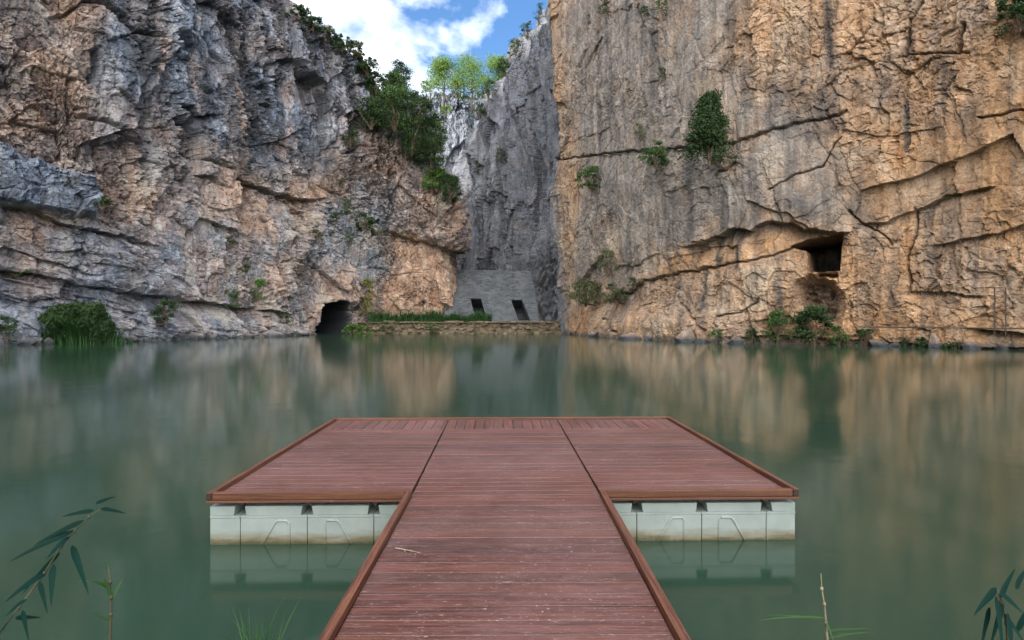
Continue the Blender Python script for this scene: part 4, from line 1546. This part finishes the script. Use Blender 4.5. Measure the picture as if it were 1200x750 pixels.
for o in (rail_run('y', -7.0, 0.03, -WI - RW, -WI, M_RAILY, 2.4, 1), rail_run('y', -7.0, 0.03, WI, WI + RW, M_RAILY, 2.4, 2)):
    o.rotation_euler[2] = WALK
rail_run('x', -HW + RW + .002, -WI - RW - .006, 0, RW, M_RAILX, 3, 3)
rail_run('x', WI + RW + .006, HW - RW - .002, 0, RW, M_RAILX, 3, 4)
for x in (-HW, HW - RW):        # sawn end grain of the side rails
    bm = bmesh.new()
    box(bm, x + .002, x + RW - .002, -0.003, 0.003, ZB + .002, ZR - .002, 0.001)
    obj('rail_end', bm, M_ENDGRAIN, dock)
rail_run('y', 0.004, DEP - RW, -HW, -HW + RW, M_RAILY, 2.2, 5)
rail_run('y', 0.004, DEP - RW, HW - RW, HW, M_RAILY, 2.2, 6)
rail_run('x', -HW, HW, DEP - RW + .003, DEP, M_RAILX, 1.6, 7)
# lower fascia strip and the joists under the boards
for x0, x1 in ((-HW + .004, -WI - RW), (WI + RW, HW - .004)):
    bm = bmesh.new()
    box(bm, x0, x1, -0.008, 0.03, ZB - 0.022, ZB - 0.003, 0.003)
    obj('fascia', bm, M_RAILX, dock)
for x in (-HW + 0.02, HW - 0.05):
    bm = bmesh.new()
    box(bm, x, x + 0.03, 0.032, DEP - .01, ZB - 0.022, ZB - 0.003, 0.003)
    obj('fascia', bm, M_RAILY, dock)
for x in (-HW + .235, -HW + .74, -HW + 1.245, -.5, 0, .5, HW - 1.245, HW - .74, HW - .235):
    bm = bmesh.new()
    box(bm, x - 0.02, x + 0.02, 0.05, DEP - .07, ZD - 0.075, ZD - 0.03, 0.002)
    obj('joist', bm, M_RAILY, dock)
for x in (-.6, 0, .6):
    bm = bmesh.new()
    box(bm, x - 0.02, x + 0.02, -7, -0.02, ZD - 0.09, ZD - 0.03, 0.002)
    obj('joist', bm, M_RAILY, dock)

FT = 0.290                       # top of the floats


def prism(bm, xz, y0, y1, bev=0.006):
    """outline in x,z drawn from y0 to y1"""
    a = [bm.verts.new((x, y0, z)) for x, z in xz]
    b = [bm.verts.new((x, y1, z)) for x, z in xz]
    n = len(xz)
    bm.faces.new(a)
    bm.faces.new(b[::-1])
    es = []
    for k in range(n):
        f = bm.faces.new((a[k], b[k], b[(k + 1) % n], a[(k + 1) % n]))
    for k in range(n):
        es.append(bm.edges.get((a[k], a[(k + 1) % n])))
        es.append(bm.edges.get((a[k], b[k])))
    bmesh.ops.bevel(bm, geom=es, offset=bev, segments=2, affect='EDGES', profile=0.7)


def make_float(x0, halves, y0, y1, marks):
    """one moulded float: raised lip blocks with notches between, grooved body, embossed handles"""
    bm = bmesh.new()
    x = x0
    box(bm, x0 + .02, x0 + sum(halves) - .02, y0 + .025, y1 - .03, -0.2, FT - 0.075, 0.01)
    box(bm, x0 + .02, x0 + sum(halves) - .02, y0 + .20, y1 - .03, FT - 0.078, FT - 0.03, 0.01)
    for k, w in enumerate(halves):
        nl = 0.036 if (k > 0 or marks) else 0.004
        nr = 0.036
        if not marks:
            nl, nr = (0.004, 0.036) if x0 < 0 else (0.036, 0.004)
        tl, tr = (0.010 if nl > .01 else 0), (0.010 if nr > .01 else 0)
        prism(bm, [(x + nl + tl, FT - .070), (x + w - nr - tr, FT - .070), (x + w - nr, FT), (x + nl, FT)][::1], y0 - .004, y0 + .19, 0.005)
        box(bm, x + .002, x + w - .002, y0 - .004, y0 + .18, FT - 0.090, FT - .0705, 0.004, 2)     # rim under the blocks
        box(bm, x + .002, x + w - .002, y0, y1 - .004, -0.22, FT - 0.091, 0.008, 2)   # body
        if marks:
            s = 1 if k == 0 else -1
            xm = x + w - 0.135 if k == 0 else x + 0.135
            ztop, zb = FT - 0.112, 0.0
            prof = [(xm, zb), (xm, ztop - .02), (xm - s * .02, ztop), (xm - s * .09, ztop), (xm - s * .11, ztop - .018), (xm - s * .20, zb)]
            tube(bm, [(a, y0 + 0.001, z) for a, z in prof], 0.010, 8)
        x += w
    bmesh.ops.recalc_face_normals(bm, faces=bm.faces)
    return obj('float', bm, M_FLOAT, dock, smooth=False)


edges = [(-HW + .005, [0.228], False)] + [(-HW + .233 + 1.006 * k, [0.503, 0.503], True) for k in range(4)]
edges.append((-HW + .233 + 1.006 * 4, [HW - .005 - (-HW + .233 + 1.006 * 4)], False))
for r in range(3):
    for x0, hv, mk in edges:
        make_float(x0, hv, 0.045 + r * 1.07, 0.045 + r * 1.07 + 1.05, mk and r == 0)
for k in range(3):
    make_float(-0.5, [0.5, 0.5], -2.6 - 2.0 * k, -1.6 - 2.0 * k, True)

# a dry twig dropped on the walkway
bm = bmesh.new()
tube(bm, [(0, 0, 0.004), (0.06, -0.03, 0.007), (0.13, -0.055, 0.004), (0.16, -0.075, 0.004)], [0.004, 0.0035, 0.003, 0.0015], 6)
tube(bm, [(0.06, -0.03, 0.007), (0.075, -0.07, 0.004)], [0.0025, 0.001], 5)
tw = obj('twig', bm, M_DRYSTEM)
dtw = (CAM_Z - ZD) * FPX / (643 - CY)
tw.location = ((463 - CX) / FPX * dtw, dtw, ZD)
tag(tw, 'pale dry twig lying on the left side of the walkway boards', 'twig')


# ------------------------------------------------------------------ foreground reeds on the near bank
def blade(V, F, p0, p1, wid, sag, face, fold=0.25):
    """lanceolate reed leaf from p0 to p1 with a folded midrib"""
    p0, p1 = Vector(p0), Vector(p1)
    n = 9
    b0 = len(V)
    ax = (p1 - p0)
    side = ax.cross(Vector(face)).normalized()
    up = side.cross(ax).normalized()
    for j in range(n + 1):
        t = j / n
        c = p0 + ax * t + Vector((0, 0, -1)) * sag * ax.length * (t * t - t * 0.2)
        w = wid * min(1, 0.25 + t / 0.2) * (1 - t) ** 0.65 * 0.5 if t < 1 else 0.0004
        V += [c - side * w, c + up * w * fold, c + side * w]
    for j in range(n):
        a = b0 + 3 * j
        F.append((a, a + 1, a + 4, a + 3))
        F.append((a + 1, a + 2, a + 5, a + 4))


def reed(name, d, stem_px, leaves, label, srad=0.006, lw=0.032, mat=M_REEDDARK, smat=M_STEM):
    """stem and leaves given where they stand at distance d; leaf: (px0,py0,px1,py1, toward camera m, width scale)"""
    sp = [px3(a, b, d) for a, b in stem_px]
    foot = Vector((sp[0].x - (sp[1].x - sp[0].x) * 0.25, d + 0.02, 0.06))
    root = empty(name, foot)
    bm = bmesh.new()
    path = [foot, foot.lerp(sp[0], 0.55) + Vector((-0.03, 0, 0.03))] + sp
    r = [srad * (1.25 - 0.95 * i / (len(path) - 1)) for i in range(len(path))]
    tube(bm, [p - foot for p in path], r, 7)
    for p in path[2:-1]:        # joints
        tube(bm, [p - foot - Vector((0, 0, 0.006)), p - foot + Vector((0, 0, 0.006))], [srad * 1.15, srad * 1.0], 7)
    obj('stem', bm, smat, root, smooth=True)
    for q in leaves:
        V, F = [], []
        a, b = px3(q[0], q[1], d), px3(q[2], q[3], d - q[4])
        blade(V, F, a - foot, b - foot, lw * q[5], 0.10, Vector((0.25, -1, 0.35)))
        mesh_np('leaf', np.array([tuple(v) for v in V]), np.array(F), mat, root, smooth=True)
    return tag(root, label, 'reed')


reed('reed', 1.9, [(-8, 752), (22, 712), (52, 672), (72, 640), (88, 622), (104, 606), (122, 594)],
     [(86, 622, 10, 654, .10, .9), (98, 610, 38, 636, .05, .8), (110, 598, 72, 603, .02, .7), (80, 629, 54, 652, .12, .9), (84, 640, 104, 690, .15, 1.1),
      (62, 662, 60, 706, .12, 1.1), (52, 672, 6, 700, .18, 1.2), (46, 682, 56, 716, .05, .8), (118, 596, 148, 599, .03, .6), (112, 590, 136, 580, -.05, .6), (30, 702, 6, 720, .1, 0.8),
      (26, 716, 34, 748, .1, .8), (70, 648, 26, 690, -.06, .8), (18, 724, 48, 722, -.05, 0.7)],
     'large dark bent reed with drooping leaves in the lower left corner', 0.004, 0.025)
reed('reed', 2.0, [(129, 752), (130, 720), (130, 700), (129, 682), (127, 665)],
     [(130, 704, 144, 676, -.03, .6), (130, 700, 122, 674, .02, .6), (129, 690, 108, 678, .05, .5), (130, 728, 112, 718, .03, .5), (127, 668, 124, 656, 0, .4), (129, 684, 90, 678, .06, .35)],
     'single slim upright green reed standing right of the large bent reed', 0.0055, 0.026, M_REED)
reed('reed', 2.1, [(970, 756), (968, 730), (966, 708), (963, 690), (962, 672)],
     [(966, 724, 890, 720, .05, .5), (966, 726, 900, 716, -.1, .4), (966, 740, 1026, 733, .05, .5), (968, 728, 978, 752, .05, .5), (972, 748, 1024, 736, -.05, .5)],
     'thin dry reed stalk with long arching blades right of the dock', 0.005, 0.020, M_REED, M_DRYSTEM)
reed('reed', 1.7, [(1182, 758), (1180, 730), (1174, 706), (1168, 690)],
     [(1168, 690, 1141, 716, .08, 1.0), (1172, 694, 1200, 718, .06, 1.0), (1176, 708, 1160, 752, .12, 1.0), (1178, 720, 1206, 760, .1, 1.0), (1182, 720, 1186, 768, .15, 1.3), (1172, 700, 1190, 662, -.04, .8),
      (1190, 690, 1204, 660, -.1, .8), (1160, 712, 1148, 762, .1, .8), (1168, 700, 1176, 764, .18, 1.2), (1192, 740, 1210, 700, 0, 1.0)],
     'dark broad leaved reed clump in the lower right corner', 0.006, 0.027)
V, F = blades(np.random.RandomState(8), 60, 0.10, 0.08, 0.36, 0.008, 0.6)
gt = mesh_np('grass_tuft', V, F, M_REED)
pg = px3(305, 752, 2.35)
gt.location = (pg.x, pg.y, pg.z - 0.17)
tag(gt, 'small green grass tuft at the bottom edge left of the walkway', 'grass tuft')
